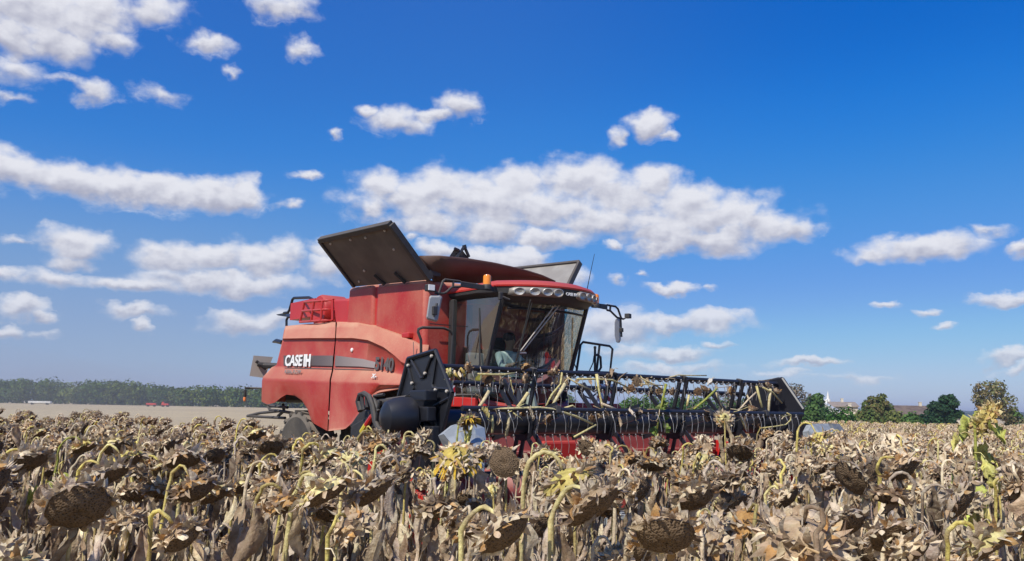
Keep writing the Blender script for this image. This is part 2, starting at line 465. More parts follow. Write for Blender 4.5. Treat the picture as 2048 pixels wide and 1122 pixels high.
BUSHES = [  # px, top, half width, colours, label
 (1262, 792, 26, G1, 'bright green bush seen through the reel right of the striped board'),
 (1300, 786, 34, G1, 'green bush seen through the second bay of the reel'),
 (1352, 792, 34, G2, 'dark bush seen through the middle bay of the reel'),
 (1405, 786, 34, G1, 'leafy bush seen through the reel right of its third spider'),
 (1458, 790, 34, G5 + G1, 'greyish bush seen through the reel at its fourth spider'),
 (1512, 788, 34, G1, 'bush partly hidden by the black far reel shield'),
 (1565, 796, 30, G3, 'olive bush right behind the upper edge of the far reel shield'),
 (1612, 806, 28, G1, 'hedge bush below the half bare grey tree'),
 (1652, 812, 26, G2, 'dark hedge bush below the round green tree'),
 (1688, 814, 25, [(.06, .13, .03), (.05, .11, .025)], 'bright green hedge bush left of the cream gable'),
 (1728, 818, 22, G3, 'olive hedge bush right of the cream gable'),
 (1790, 822, 24, G3, 'yellowish hedge bush under the left end of the barn roof'),
 (1822, 826, 24, G1, 'green hedge bush in front of the middle of the barn'),
 (1852, 828, 22, G2, 'dark hedge bush under the right gable of the barn'),
 (1835, 834, 15, G3, 'small olive shrub at the field edge before the barn'),
]
for i, (px, top, hw, cols, lab) in enumerate(BUSHES):
    tree('hedge_bush', lab, px, 122 + (i % 3) * 4, top - 3, hw * 1.45, cols, 'bush', 2200, .24, seed=20 + i, group='hedge bushes along the field edge', cat='bush', trunk=False)

# the wood on the left, far off: one mass
def wood():
    rnd = random.Random(11)
    b = MB()
    cols = [(.085, .135, .035), (.07, .115, .034), (.11, .145, .038), (.06, .10, .03), (.125, .15, .045)]
    for i in range(420):
        px = -260 + 1400 * rnd.random()
        row = rnd.random()
        dist = 560 + row * 60
        p = at(px, 800, dist)
        hgt = 14.6 + rnd.uniform(-1.0, 1.4) + 1.2 * math.sin(px * .011) + .8 * math.sin(px * .031) + 1.5 * row - 2.2 * sstep(px, -100, 600)
        w = rnd.uniform(5.5, 8.5)
        base = cols[rnd.randrange(5)]
        cls = [((p.x, p.y, hgt * .48), (w, w, hgt * .52))] + [((p.x + rnd.uniform(-w, w) * .7, p.y + rnd.uniform(-w, w) * .7, hgt * rnd.uniform(.12, .85)), (w * .55,) * 3) for _ in range(6)]
        c = crown_mesh(rnd, cls, 240, .95, [base, base, (base[0] * 1.25, base[1] * 1.2, base[2])])
        b.v, o = b.v + c.v, len(b.v)
        b.f += [tuple(k + o for k in f) for f in c.f]; b.mi += c.mi; b.c += c.c
    tag(b.build('forest', leaf_m), 'distant green wood along the left horizon beyond the stubble', None, None, 'stuff')
wood()

# ------------------------------------------------------------------ the village behind the hedge
lime_m = material('lime_render', (0.62, 0.56, 0.44), 0.9, col2=(0.52, 0.45, 0.34), nscale=.6)
white_m = material('white_render', (0.74, 0.72, 0.66), 0.85, col2=(0.62, 0.60, 0.55), nscale=.5)
tile_m = material('brown_tiles', (0.105, 0.075, 0.060), 0.85, col2=(0.16, 0.115, 0.085), nscale=.9, bump=.3, bscale=3)
redtile_m = material('red_tiles', (0.30, 0.24, 0.19), 0.85, col2=(0.24, 0.19, 0.15), nscale=1.2)
dark_m = material('dark_opening', (0.02, 0.02, 0.022), 0.5)
def gabled(name, label, px, dist, w, d, eave, ridge, wallm, roofm, yaw=0.0, cat='house', windows=2):
    p = at(px, 820, dist); gz = ground_z(p.x, p.y)
    root = empty(name, (p.x, p.y, gz), yaw); tag(root, label, cat)
    b = MB()
    prof = [(-d / 2, 0), (d / 2, 0), (d / 2, eave), (0, ridge), (-d / 2, eave)]
    b.prism([(-w / 2, y, z) for y, z in prof], (w, 0, 0))
    b.build('wall', wallm, root)
    r = MB()
    sl = math.atan2(ridge - eave, d / 2)
    for s in (-1, 1):
        a = [(-w / 2 - .2, 0, ridge + .05), (w / 2 + .2, 0, ridge + .05), (w / 2 + .2, s * (d / 2 + .4), eave + .05 - .4 * math.tan(sl)), (-w / 2 - .2, s * (d / 2 + .4), eave + .05 - .4 * math.tan(sl))]
        r.hull8([Vector(q) for q in a], [Vector(q) + Vector((0, 0, .22)) for q in a])
    ro = r.build('roof', roofm, root)
    c = MB(); c.box((w * .12, 0, ridge + .4), (.5, .5, 1.0)); c.box((w * .12, 0, ridge + .95), (.62, .62, .12)); c.build('chimney', wallm, ro)
    for i in range(windows):
        wb = MB(); wb.box((-w / 2 + w * (i + .7) / (windows + .4), -d / 2 - .02, eave * .55), (.9, .08, 1.2))
        fr = wb.build('window', dark_m, root)
    return root
gabled('long_barn', 'long low barn with a brown tiled roof between the two round trees', 1822, 172, 15, 9, 2.8, 4.7, lime_m, tile_m, R_(-6), 'barn')
gabled('stone_house', 'cream gable of a small house just right of the bright green hedge', 1700, 150, 4.4, 6, 2.4, 3.9, lime_m, redtile_m, R_(68), 'house', 1)
gabled('village_hall', 'pale building with a low red roof beside the white church tower', 1677, 185, 6.5, 7, 4.6, 5.4, lime_m, redtile_m, R_(-10), 'building', 2)
gabled('white_barn', 'white shed roof left of the pale building below the church tower', 1652, 180, 4.5, 5.5, 3.3, 5.0, white_m, material('pale_slates', (.5, .5, .5), .7), R_(60), 'shed', 1)
def church():
    p = at(1657, 820, 192); gz = ground_z(p.x, p.y)
    root = empty('church_tower', (p.x, p.y, gz)); tag(root, 'slim white church tower with a pale spire above the hedge', 'church tower')
    top = at(1657, 787, 192).z - gz
    b = MB(); b.box((0, 0, (top - 2.2) / 2), (1.1, 1.1, top - 2.2)); b.box((0, 0, top - 2.2), (1.4, 1.4, .18)); b.build('tower_wall', white_m, root)
    s = MB(); s.lathe([(.62, top - 2.1), (.5, top - 1.3), (.34, top - 1.2), (.3, top - .6), (.12, top), (.03, top + .5)], (0, 0, 0), n=10); s.build('spire', white_m, root, smooth=True)
    for a in range(4):
        w = MB(); w.box((math.cos(a * PI / 2) * .54, math.sin(a * PI / 2) * .54, top - 3.0), (.5 if a % 2 else .06, .06 if a % 2 else .5, .8)); w.build('belfry_opening', dark_m, root)
church()

# far machines at the edge of the wood
def wagon(name, label, px, dist, L, h, m, cat, yaw, cab=False):
    p = at(px, 805, dist); root = empty(name, (p.x, p.y, 0), yaw); tag(root, label, cat)
    b = MB(); b.box((0, 0, .75 + h / 2), (L, 2.2, h)); b.box((0, 0, .68), (L * .96, 1.2, .14))
    if cab: b.box((-L * .32, 0, .75 + h + .4), (L * .26, 1.9, .8))
    b.build('body', m, root, bevel=.12)
    for i in range(4):
        w = MB(); x = L * (.33 if i < 2 else -.33); y = .95 * (1 if i % 2 else -1)
        w.lathe([(.2, -.16), (.48, -.15), (.52, -.08), (.52, .08), (.48, .15), (.2, .16)], (x, y, .52), (0, 1, 0), 16); w.build('wheel', dark_m, root, smooth=True)
far_red = material('far_red_paint', (0.50, 0.05, 0.04), 0.5)
wagon('red_trailer', 'small red farm trailer before the distant wood, the left one of a red pair', 303, 430, 4.6, 1.0, far_red, 'farm trailer', .2)
wagon('red_tractor', 'small red farm vehicle before the distant wood, the right one of a red pair', 331, 432, 3.4, .9, far_red, 'farm vehicle', .1, True)
wagon('white_trailer', 'long low white trailer parked before the distant wood', 80, 430, 10.5, 1.0, white_m, 'trailer', .15)
# ------------------------------------------------------------------ the combine harvester
red_m = material('dusty_red_paint', (0.38, 0.021, 0.017), 0.42, dust=0.74, dustcol=(0.52, 0.29, 0.19), spec=.4)
red2_m = material('red_paint', (0.45, 0.016, 0.014), 0.36, dust=0.22, dustcol=(0.45, 0.25, 0.18))
redtin_m = material('faded_red_sheet', (0.42, 0.065, 0.060), 0.55, dust=0.9, dustcol=(0.52, 0.25, 0.21))
black_m = material('navy_black_paint', (0.011, 0.012, 0.017), 0.34, dust=0.10, dustcol=(0.16, 0.14, 0.12))
dblack_m = material('dusty_black', (0.020, 0.020, 0.022), 0.55, dust=0.35, dustcol=(0.20, 0.165, 0.13))
rubber_m = material('tyre_rubber', (0.030, 0.028, 0.026), 0.85, dust=0.9, dustcol=(0.20, 0.17, 0.135))
rim_m = material('wheel_rim', (0.50, 0.47, 0.42), 0.5, dust=0.5)
cover_m = material('dusty_cover', (0.085, 0.072, 0.060), 0.8, col2=(0.135, 0.115, 0.095), nscale=1.3, dust=0.10, dustcol=(0.25, 0.20, 0.15))
canvas_m = material('rust_brown_sheet', (0.075, 0.032, 0.024), 0.6, col2=(0.10, 0.055, 0.04), nscale=1.5)
cover_in_m = material('pale_grey_cover', (0.34, 0.32, 0.28), 0.6, col2=(0.25, 0.23, 0.20), nscale=2)
grey_m = material('grey_plastic', (0.32, 0.33, 0.33), 0.5, dust=.2)
galv_m = material('galvanised_sheet', (0.36, 0.38, 0.39), 0.6, metal=.15, col2=(0.27, 0.29, 0.30), nscale=9, nlo=.4, nhi=.6)
chrome_m = material('bright_lamp', (0.42, 0.41, 0.39), 0.28, metal=.4, dust=.3)
silver_m = material('silver_bezel', (0.27, 0.25, 0.22), 0.4, metal=.3, dust=.25)
white_p = material('white_lettering', (0.82, 0.81, 0.78), 0.5, dust=.12)
greyl_m = material('grey_lettering', (0.30, 0.24, 0.22), 0.5, dust=.15)
dark_l = material('dark_lettering', (0.10, 0.085, 0.08), 0.5, dust=.12)
wire_m = material('tine_wire', (0.45, 0.45, 0.45), 0.4, metal=.6, dust=.3)
inner_m = material('cab_trim', (0.035, 0.036, 0.036), 0.7)
seat_m = material('seat_cloth', (0.055, 0.06, 0.062), 0.9)
green_m = material('grey_green_column', (0.22, 0.26, 0.21), 0.6)
amber_m = material('amber_lens', (0.85, 0.26, 0.02), 0.18, coat=.5)
orange_m = material('orange_marker', (0.75, 0.22, 0.06), 0.5)
cream_m = material('cream_plate', (0.50, 0.44, 0.37), 0.75, dust=.35)
yel_m = material('yellow_plastic', (0.62, 0.48, 0.05), 0.5)
backwall_m = material('cab_back_wall', (0.10, 0.030, 0.024), 0.7, col2=(0.075, 0.035, 0.028), nscale=1.5)
def glass_mat(name, tint, ref=.12):
    m = bpy.data.materials.new(name); m.use_nodes = True
    t = m.node_tree; t.nodes.clear(); N = NT(t)
    tr = N.n('ShaderNodeBsdfTransparent', inp={0: (*tint, 1)})
    gl = N.n('ShaderNodeBsdfGlossy', inp={0: (1, 1, 1, 1), 'Roughness': 0.03})
    df = N.n('ShaderNodeBsdfDiffuse', inp={0: (0.42, 0.36, 0.28, 1)})
    ob = N.n('ShaderNodeTexCoord').outputs['Object']
    fr = N.n('ShaderNodeFresnel', inp={0: 1.5}).outputs[0]
    a = N.n('ShaderNodeMixShader', inp={0: N.m('ADD', N.m('MULTIPLY', fr, 0.3), ref * .45, clamp=True), 1: tr.outputs[0], 2: gl.outputs[0]})
    d = N.m('ADD', N.m('MULTIPLY', N.ss(N.noise(ob, 2.2, 6, .6), .4, .8), 0.05), 0.008)
    b = N.n('ShaderNodeMixShader', inp={0: d, 1: a.outputs[0], 2: df.outputs[0]})
    N.n('ShaderNodeOutputMaterial', inp={0: b.outputs[0]})
    return m
glass_m = glass_mat('cab_glass', (0.62, 0.77, 0.73), .26)
side_glass_m = glass_mat('side_glass', (0.72, 0.80, 0.80), .40)
def stripe_mat(name, sx, sz, per=.16):
    m = bpy.data.materials.new(name); m.use_nodes = True
    t = m.node_tree; t.nodes.clear(); N = NT(t)
    s = N.n('ShaderNodeSeparateXYZ', inp={0: N.n('ShaderNodeTexCoord').outputs['Object']})
    q = N.m('ADD', N.m('MULTIPLY', s.outputs[0], sx / per), N.m('MULTIPLY', s.outputs[2], sz / per))
    f = N.m('GREATER_THAN', N.m('FRACT', q), .5)
    b = N.n('ShaderNodeBsdfPrincipled', inp={'Base Color': N.mix(f, (.80, .78, .75), (.55, .02, .025)), 'Roughness': .45})
    N.n('ShaderNodeOutputMaterial', inp={0: b.outputs[0]})
    return m

comb = empty('combine_harvester', ORG, YAW)
tag(comb, 'dusty red combine harvester with open grain tank covers cutting the sunflower field', 'combine harvester')

def resample(pts, n):
    P = [Vector((a, b, 0)) for a, b in pts]
    L = [0]
    for a, b in zip(P, P[1:]): L.append(L[-1] + (b - a).length)
    out = []
    for i in range(n):
        s = L[-1] * i / (n - 1); k = 0
        while k < len(P) - 2 and L[k + 1] < s: k += 1
        f = (s - L[k]) / max(L[k + 1] - L[k], 1e-9)
        q = P[k].lerp(P[k + 1], f); out.append((q.x, q.y))
    return out
def loft(rows, n=44):
    """rows: (outline in the photograph, x of the plane it lies in) -> 3-D rows"""
    return [[SX(px, py, x) for px, py in resample(pts, n)] for pts, x in rows]

# --- right flank panels
rear_rows = [
    ([(571, 652), (600, 649), (640, 646), (671, 644)], -1.42),
    ([(570, 655), (671, 649)], -1.53),
    ([(568, 661), (640, 657), (671, 656)], -1.565),
    ([(565, 677), (620, 676), (670, 676)], -1.665),
    ([(565, 680), (620, 679), (670, 679)], -1.61),
    ([(553, 730), (610, 733), (664, 736)], -1.60),
    ([(543, 735), (600, 737), (664, 739)], -1.615),
    ([(526, 754), (600, 758), (659, 761)], -1.735),
    ([(524, 762), (600, 765), (659, 768)], -1.745),
    ([(523, 796), (535, 803), (548, 800), (560, 790), (572, 785), (590, 787), (606, 798), (618, 815), (627, 840), (655, 856)], -1.66),
    ([(523, 803), (535, 809), (550, 805), (562, 795), (573, 789), (589, 791), (604, 801), (615, 818), (624, 845), (655, 862)], -1.65),
    ([(523, 803), (535, 809), (550, 805), (562, 795), (573, 789), (589, 791), (604, 801), (615, 818), (624, 845), (655, 862)], -1.40)]
R = loft(rear_rows)
for r in R:                                       # the rear corner turns inwards
    a = r[0]; r.insert(0, Vector((a.x + .05, a.y + .08, a.z))); r.insert(0, Vector((a.x + .9, a.y + .16, a.z)))
R.insert(0, [Vector((-0.2, p.y, p.z + .05)) for p in R[0]])
b = MB(); b.grid(R)
rear_panel = b.build('rear_side_panel', red_m, comb, smooth=True, angle=50)
front_rows = [
    ([(674, 643), (716, 644), (757, 652), (798, 666), (829, 680), (841, 687)], -1.42),
    ([(674, 648), (716, 648), (757, 656), (796, 669), (829, 684), (840, 691)], -1.54),
    ([(673, 656), (716, 656), (757, 663), (790, 673), (825, 690), (839, 698)], -1.57),
    ([(672, 676), (706, 676), (736, 680), (767, 694), (789, 711), (803, 724), (838, 738)], -1.67),
    ([(672, 679), (706, 679), (735, 683), (766, 697), (787, 714), (801, 727), (838, 741)], -1.615),
    ([(667, 736), (706, 736), (747, 738), (790, 745), (806, 748), (838, 756)], -1.605),
    ([(667, 739), (706, 739), (747, 741), (790, 748), (806, 751), (838, 759)], -1.62),
    ([(662, 761), (735, 764), (808, 766), (838, 768)], -1.735),
    ([(662, 768), (735, 769), (808, 770), (838, 772)], -1.745),
    ([(657, 857), (688, 853), (701, 841), (718, 818), (736, 796), (755, 780), (800, 773), (838, 773)], -1.67),
    ([(657, 862), (690, 858), (704, 846), (721, 822), (738, 800), (756, 785), (800, 777), (838, 776)], -1.70),
    ([(657, 862), (690, 859), (705, 848), (722, 824), (739, 802), (757, 787), (800, 779), (838, 778)], -1.40)]
Fp = loft(front_rows)
for r in Fp:
    a = r[-1]; r.append(Vector((a.x + .05, a.y - .05, a.z))); r.append(Vector((a.x + .12, a.y - .06, a.z)))
Fp.insert(0, [Vector((-0.2, p.y, p.z + .05)) for p in Fp[0]])
b = MB(); b.grid(Fp)
front_panel = b.build('front_side_panel', red_m, comb, smooth=True, angle=50)
# stripe and lettering stand a hair proud of the recess
def patch(name, top, bot, x, mat, parent, n=16):
    t_, b_ = [SX(p, q, x) for p, q in resample(top, n)], [SX(p, q, x) for p, q in resample(bot, n)]
    m = MB(); m.grid([t_, b_]); return m.build(name, mat, parent)
stripe_m = bpy.data.materials.new('fading_stripe'); stripe_m.use_nodes = True
_t = stripe_m.node_tree; _t.nodes.clear(); _N = NT(_t)
_s = _N.n('ShaderNodeSeparateXYZ', inp={0: _N.n('ShaderNodeTexCoord').outputs['Object']})
_f = _N.ss(_s.outputs[1], 4.4, 7.0, 0.0, 1.0)          # a printed fade from grey to charcoal
_b = _N.n('ShaderNodeBsdfPrincipled', inp={'Base Color': _N.mix(_f, (.34, .28, .26), (.10, .075, .07)), 'Roughness': .45})
_N.n('ShaderNodeOutputMaterial', inp={0: _b.outputs[0]})
patch('stripe', [(567, 711), (620, 711), (666, 711)], [(567, 731), (620, 731), (665, 732)], -1.622, stripe_m, rear_panel)
patch('stripe', [(671, 711), (726, 718), (751, 724)], [(669, 732), (720, 733), (749, 736)], -1.627, stripe_m, front_panel)
patch('stripe_line', [(569, 735), (664, 737)], [(569, 736.5), (664, 738.5)], -1.626, dark_l, rear_panel)
patch('stripe_line', [(668, 737), (748, 739)], [(668, 738.5), (748, 740.5)], -1.631, dark_l, front_panel)
def lettering(name, text, origin, xd, zd, size, mat, parent, bold=.012, depth=.004, sx=1.0, shear=0.0, width=None):
    c = bpy.data.curves.new(name, 'FONT'); c.body = text; c.size = size; c.extrude = depth; c.offset = bold * size; c.shear = shear
    tmp = bpy.data.objects.new('tmp_text', c); COL.objects.link(tmp)
    me = bpy.data.meshes.new_from_object(tmp.evaluated_get(bpy.context.evaluated_depsgraph_get()))
    bpy.data.objects.remove(tmp); bpy.data.curves.remove(c)
    if width:
        lo, hi = min(v.co.x for v in me.vertices), max(v.co.x for v in me.vertices)
        for v in me.vertices: v.co.x -= lo
        sx = width / (hi - lo)
    X, Z = Vector(xd).normalized(), Vector(zd).normalized(); Y = X.cross(Z) * 1.0
    for v in me.vertices:
        p = v.co.copy(); v.co = Vector(origin) + X * p.x * sx + Z * p.y + Y * -p.z
    me.materials.clear(); me.materials.append(mat)
    o = bpy.data.objects.new(name, me); COL.objects.link(o); o.parent = parent
    return o
p0, p1 = SX(569, 731, -1.634), SX(620, 731, -1.634)
xd = (0, -1, -0.03)
lettering('lettering', 'CASE', SX(570, 731, -1.634), xd, (0, 0, 1), .29, white_p, rear_panel, .03, shear=.12, width=SX(570, 731, -1.634).y - SX(604.5, 731, -1.634).y)
lettering('lettering', 'IH', SX(607, 731.5, -1.634), xd, (0, 0, 1), .30, white_p, rear_panel, .05, width=SX(607, 731, -1.634).y - SX(620.5, 731, -1.634).y)
lettering('lettering', 'AXIAL-FLOW', SX(569, 746.5, -1.715), xd, (0, 0, 1), .105, greyl_m, rear_panel, .02, sx=1.25)
lettering('lettering', '5140', SX(749, 738.5, -1.64), (0, -1, -0.07), (0, 0, 1), .285, dark_l, front_panel, .035, shear=.1, width=SX(749, 738, -1.63).y - SX(787, 738, -1.63).y)
lettering('lettering', 'X-', SX(743, 756, -1.735), xd, (0, 0, 1), .10, white_p, front_panel, .03, sx=1.5, shear=.3)
patch('panel_joint', [(826, 684), (827, 720), (829, 744)], [(827.4, 684), (828.4, 720), (830.4, 744)], -1.665, dark_l, front_panel)
# latch dot
b = MB(); q = SX(705, 700, -1.61); b.lathe([(.035, 0), (.035, .02), (.02, .03)], q, (-1, 0, 0), 12); b.build('latch', white_p, front_panel, smooth=True)
b = MB(); q = SX(815, 671, -1.5); b.box(q, (.1, .22, .09)); b.build('latch', red2_m, front_panel, bevel=.02)

# --- core body, deck and tank
b = MB()
b.box((0, 5.6, 2.55), (2.5, 4.4, 1.5)); b.box((0, 4.4, 1.25), (1.5, 3.4, 1.3)); b.box((0, 7.2, 2.7), (2.3, 3.0, 1.2)); b.box((-.5, 6.3, 1.75), (1.0, 1.2, 1.0))
b.box((0, 8.9, 2.6), (2.2, .9, 1.3)); b.box((0, 7.0, 1.1), (1.0, 1.9, .5))
body = b.build('chassis', dblack_m, comb, bevel=.05)
b = MB()
t0, t1, t2, t3 = SX(697, 575, -1.45), SX(748, 567, -1.45), SX(754, 567, -1.45), SX(852, 558, -1.45)
lo0, lo1 = SX(690, 648, -1.45), SX(748, 660, -1.45)
b.prism([t0, t1, (-1.45, t1.y, 2.75), (-1.45, lo0.y, 2.85)], (2.9, 0, 0))
b.build('tank_rear_panel', red_m, comb, bevel=.07, smooth=True)
b = MB()
b.prism([t2, t3, (-1.47, 3.24, 1.9), (-1.47, t2.y, 2.5)], (2.94, 0, 0))
tank = b.build('grain_tank', red_m, comb, bevel=.07, smooth=True)
b = MB(); b.box((0, (t1.y + t2.y) / 2, 3.4), (2.8, .5, 1.1)); b.build('tank_seam', red2_m, comb)
b = MB(); q = SX(881, 663, 0); b.box((-1.16, 3.165, 3.19), (.5, .012, .014)); b.build('panel_joint', dark_m, tank)
b = MB(); b.prism([SX(665, 598, -1.43), SX(697, 596, -1.43), (-1.43, 5.8, 3.2), SX(670, 648, -1.43)], (2.8, 0, 0)); b.build('engine_hood', red2_m, comb, bevel=.05)
b = MB(); b.box((0, 7.5, 3.36), (2.6, 2.6, .28)); b.build('engine_deck', red_m, comb, bevel=.08)
# radiator cage
b = MB()
b.lathe([(.05, 0), (.30, 0), (.33, -.05), (.33, -.5)], SX(637, 622, -1.25), (-1, 0, 0), 28); b.box(SX(640, 622, -.8), (.8, 1.2, .36))
scr = b.build('air_intake_screen', red2_m, comb, smooth=True)
b = MB()
for py in (604, 622, 644):
    k = (py - 604) / 40
    pts = [SX(609 - 9 * k, py - 1, -1.05)] + [SX(609 - 9 * k + f * (58 + 9 * k), py - 4 * f, -1.42 - .1 * math.sin(PI * f)) for f in (0, .25, .5, .75, 1)] + [SX(667, py - 4, -1.05)]
    b.tube(pts, .026, 6)
for f in (0, .33, .62, .97):
    b.tube([SX(609 - 9 * k + f * (58 + 9 * k), 604 + 40 * k - 4 * f, -1.42 - .1 * math.sin(PI * f)) for k in (0, .5, 1)], .024, 6)
b.build('cage', red2_m, scr)
# rear hand rails and step
b = MB()
X_ = -1.1
b.tube([SX(p, q, X_) for p, q in [(573, 655), (573, 640), (576, 634), (597, 634)]], .028, 8)
b.tube([SX(p, q, X_) for p, q in [(568, 626), (576, 625), (579, 620), (585, 599), (588, 596), (618, 595), (628, 600)]], .03, 8)
b.hull8([SX(552, 629, X_), SX(568, 626, X_), SX(576, 634, X_), SX(556, 631, X_)], [SX(p, q, X_ + .5) for p, q in [(562, 629), (578, 626), (586, 634), (566, 631)]])
b.tube([SX(546, 684, X_), SX(553, 682, X_), SX(565, 685, X_)], [.02, .05, .05], 8)
b.build('rear_handrail', black_m, comb, smooth=True)
# rear marker plate and lamp
b = MB(); b.hull8([SY(p, q, 10.0) for p, q in [(507, 711), (546, 714), (529, 756), (499, 752)]], [SY(p, q, 10.05) for p, q in [(507, 711), (546, 714), (529, 756), (499, 752)]])
rp = b.build('rear_marker_plate', cream_m, comb)
b = MB(); b.tube([SY(515, 728, 9.95), SY(530, 731, 9.9), (-1.2, 9.2, 2.72)], [.05, .07, .05], 8); b.tube([SY(512, 722, 9.95), SY(532, 738, 9.95)], .035, 6); b.build('bracket', dblack_m, rp, smooth=True)
b = MB(); b.tube([SY(490, 776, 10.2), SY(500, 776, 10.2), SY(525, 777, 10.0), (-1.0, 9.2, 2.3)], .025, 6); ar = b.build('lamp_arm', dblack_m, comb)
b = MB(); q = SY(489, 803, 10.2); b.lathe([(.028, .09), (.034, .10), (.03, .26)], q, (0, 0, 1), 10); b.build('lamp_body', dblack_m, ar, smooth=True)
b = MB(); b.lathe([(.012, 0), (.03, .02), (.034, .07), (.03, .095)], q, (0, 0, 1), 12); b.build('rear_lamp', orange_m, ar, smooth=True)
# spreader gear below the tail
b = MB()
for pts in [[(495, 832), (520, 826), (560, 822), (585, 826)], [(495, 832), (530, 834), (570, 836)], [(528, 806), (545, 812), (575, 815)], [(536, 812), (540, 820), (560, 822)], [(566, 808), (568, 822), (556, 832)]]:
    b.tube([SX(p, q, -.9) for p, q in pts], .035, 6)
b.build('spreader_frame', dblack_m, comb)

# --- grain tank covers
def cover(name, h1, h2, e2, e1, mat, rim, r=.04, bolts=True):
    h1, h2, e1, e2 = map(Vector, (h1, h2, e1, e2))
    n = (h2 - h1).cross(e1 - h1).normalized() * .03
    b = MB(); b.hull8([h1, h2, e2, e1], [p + n for p in (h1, h2, e2, e1)]); o = b.build(name, mat, comb)
    f = MB()
    for a, c in ((h1, e1), (e1, e2), (e2, h2)):
        d = (c - a).normalized(); s = d.cross(n).normalized() * r
        f.hull8([a - s - n * 1.2, a + s - n * 1.2, a + s + n * 2.2, a - s + n * 2.2], [c - s - n * 1.2, c + s - n * 1.2, c + s + n * 2.2, c - s + n * 2.2])
    f.build('rim', rim, o, bevel=.01)
    if bolts:
        for u, v in ((.12, .9), (.12, .1), (.42, .9), (.62, .88), (.85, .6), (.9, .93), (.3, .3)):
            q = h1.lerp(h2, u).lerp(e1.lerp(e2, u), v); g = MB(); g.lathe([(.022, 0), (.02, .02)], q - n.normalized() * .005, -n, 8); g.lathe([(.022, 0), (.02, .02)], q + n, n, 8); g.build('bolt', rim_m, o)
        for u in (.45, .72):
            g = MB(); q = h1.lerp(h2, u); m = h1.lerp(h2, u - .03).lerp(e1.lerp(e2, u - .03), .22); g.tube([q - n, m - n * 1.5], .03, 6); g.tube([q + n * 2, m + n * 2.5], .03, 6); g.build('hinge_strut', dblack_m, o)
    return o
H1, H2 = SX(712, 571, -1.45), SX(862, 557, -1.45)
E1, E2 = SX(642, 479, -2.2), SX(783, 447, -2.2)
cover('left_tank_cover', H1, H2, E2, E1, cover_m, dblack_m, .045)
cover('right_tank_cover', (1.45, 3.25, 3.98), (1.45, 5.5, 4.05), SX(1000, 541, 2.0), SX(1159, 524, 2.0), cover_in_m, dblack_m, .03, False)
b = MB()
top = resample([(838, 512), (880, 512), (935, 517), (990, 526), (1050, 540), (1085, 551), (1111, 563)], 20)
bot = resample([(866, 560), (1111, 568)], 20)
b.grid([[SY(p, q, 2.85 + .25 * max(0, 1 - i / 3)) for i, (p, q) in enumerate(top)],
        [SY((p + r) / 2, (q + s) / 2, 3.0 + .12 * max(0, 1 - i / 3)) for i, ((p, q), (r, s)) in enumerate(zip(top, bot))],
        [SY(p, q + 3, 3.22) for p, q in bot]])
b.build('front_tank_cover', canvas_m, comb, smooth=True, thick=.025)
b = MB()
b.hull8([SY(p, q, 5.2) for p, q in [(893, 522), (909, 497), (926, 502), (942, 522)]], [SY(p, q, 5.3) for p, q in [(893, 522), (909, 497), (926, 502), (942, 522)]])
rc = b.build('rear_tank_cover', dblack_m, comb)
b = MB(); b.tube([SY(912, 516, 5.15), SY(922, 503, 5.15), SY(929, 492, 5.15)], .03, 6); b.tube([SY(909, 497, 5.15), SY(918, 501, 5.15)], .03, 6); b.tube([SY(930, 497, 5.15), SY(928, 490, 5.15)], .04, 6); b.tube([SY(929, 494, 5.15), SY(938, 514, 5.15)], .03, 6)
b.build('latch_bracket', black_m, rc)
for x in (-1.38, 1.35):
    b = MB(); b.box((x, 3.2, 4.0), (.22, .2, .14)); b.build('cover_hinge', dblack_m, comb, bevel=.02)

# --- wheels
def wheel(c, r, w, rimr, side, lugs=20):
    b = MB(); x, y, z = c
    b.lathe([(rimr, -w * .42), (r * .86, -w * .5), (r * .965, -w * .42), (r * .975, 0), (r * .965, w * .42), (r * .86, w * .5), (rimr, w * .42)], c, (1, 0, 0), 40)
    for i in range(lugs):
        for s in (-1, 1):
            a = 2 * PI * (i + (.5 if s > 0 else 0)) / lugs
            pts = []
            for k, (f, da) in enumerate(((.02, .10), (.48, -.07))):
                for dd in (-.045, .045):
                    pts.append((x + s * f * w, a + da + dd))
            ring = lambda rr: [Vector((px, y + rr * math.cos(aa), z + rr * math.sin(aa))) for px, aa in (pts[0], pts[1], pts[3], pts[2])]
            b.hull8(ring(r * .94), ring(r * 1.01))
    t = b.build('tyre', rubber_m, None, smooth=True, angle=30)
    d = MB(); d.lathe([(.01, w * .02), (rimr * .3, w * .02), (rimr * .34, w * .12), (rimr * .8, w * .1), (rimr, w * .36), (rimr * 1.03, w * .42), (rimr * 1.03, w * .38), (rimr * .9, -w * .3)], c, (side, 0, 0), 32)
    for i in range(8): d.lathe([(.02, 0), (.02, .03)], Vector(c) + Vector((side * w * .12, rimr * .55 * math.cos(i * PI / 4), rimr * .55 * math.sin(i * PI / 4))), (side, 0, 0), 8)
    rm = d.build('rim', rim_m, None, smooth=True)
    return t, rm
for nm, c, r, w, rr, s in (('front_wheel', (-1.28, 4.0, .93), .93, .7, .46, -1), ('front_wheel', (1.28, 4.0, .93), .93, .7, .46, 1),
                           ('rear_wheel', (-1.26, 7.75, .90), .90, .52, .42, -1), ('rear_wheel', (1.26, 7.75, .90), .90, .52, .42, 1)):
    t, rm = wheel(c, r, w, rr, s)
    hub = MB(); hub.lathe([(.16, 0), (.16, .5)], Vector(c) + Vector((s * .1, 0, 0)), (-s, 0, 0), 16); h = hub.build(nm, dblack_m, comb)
    t.parent = h; rm.parent = h

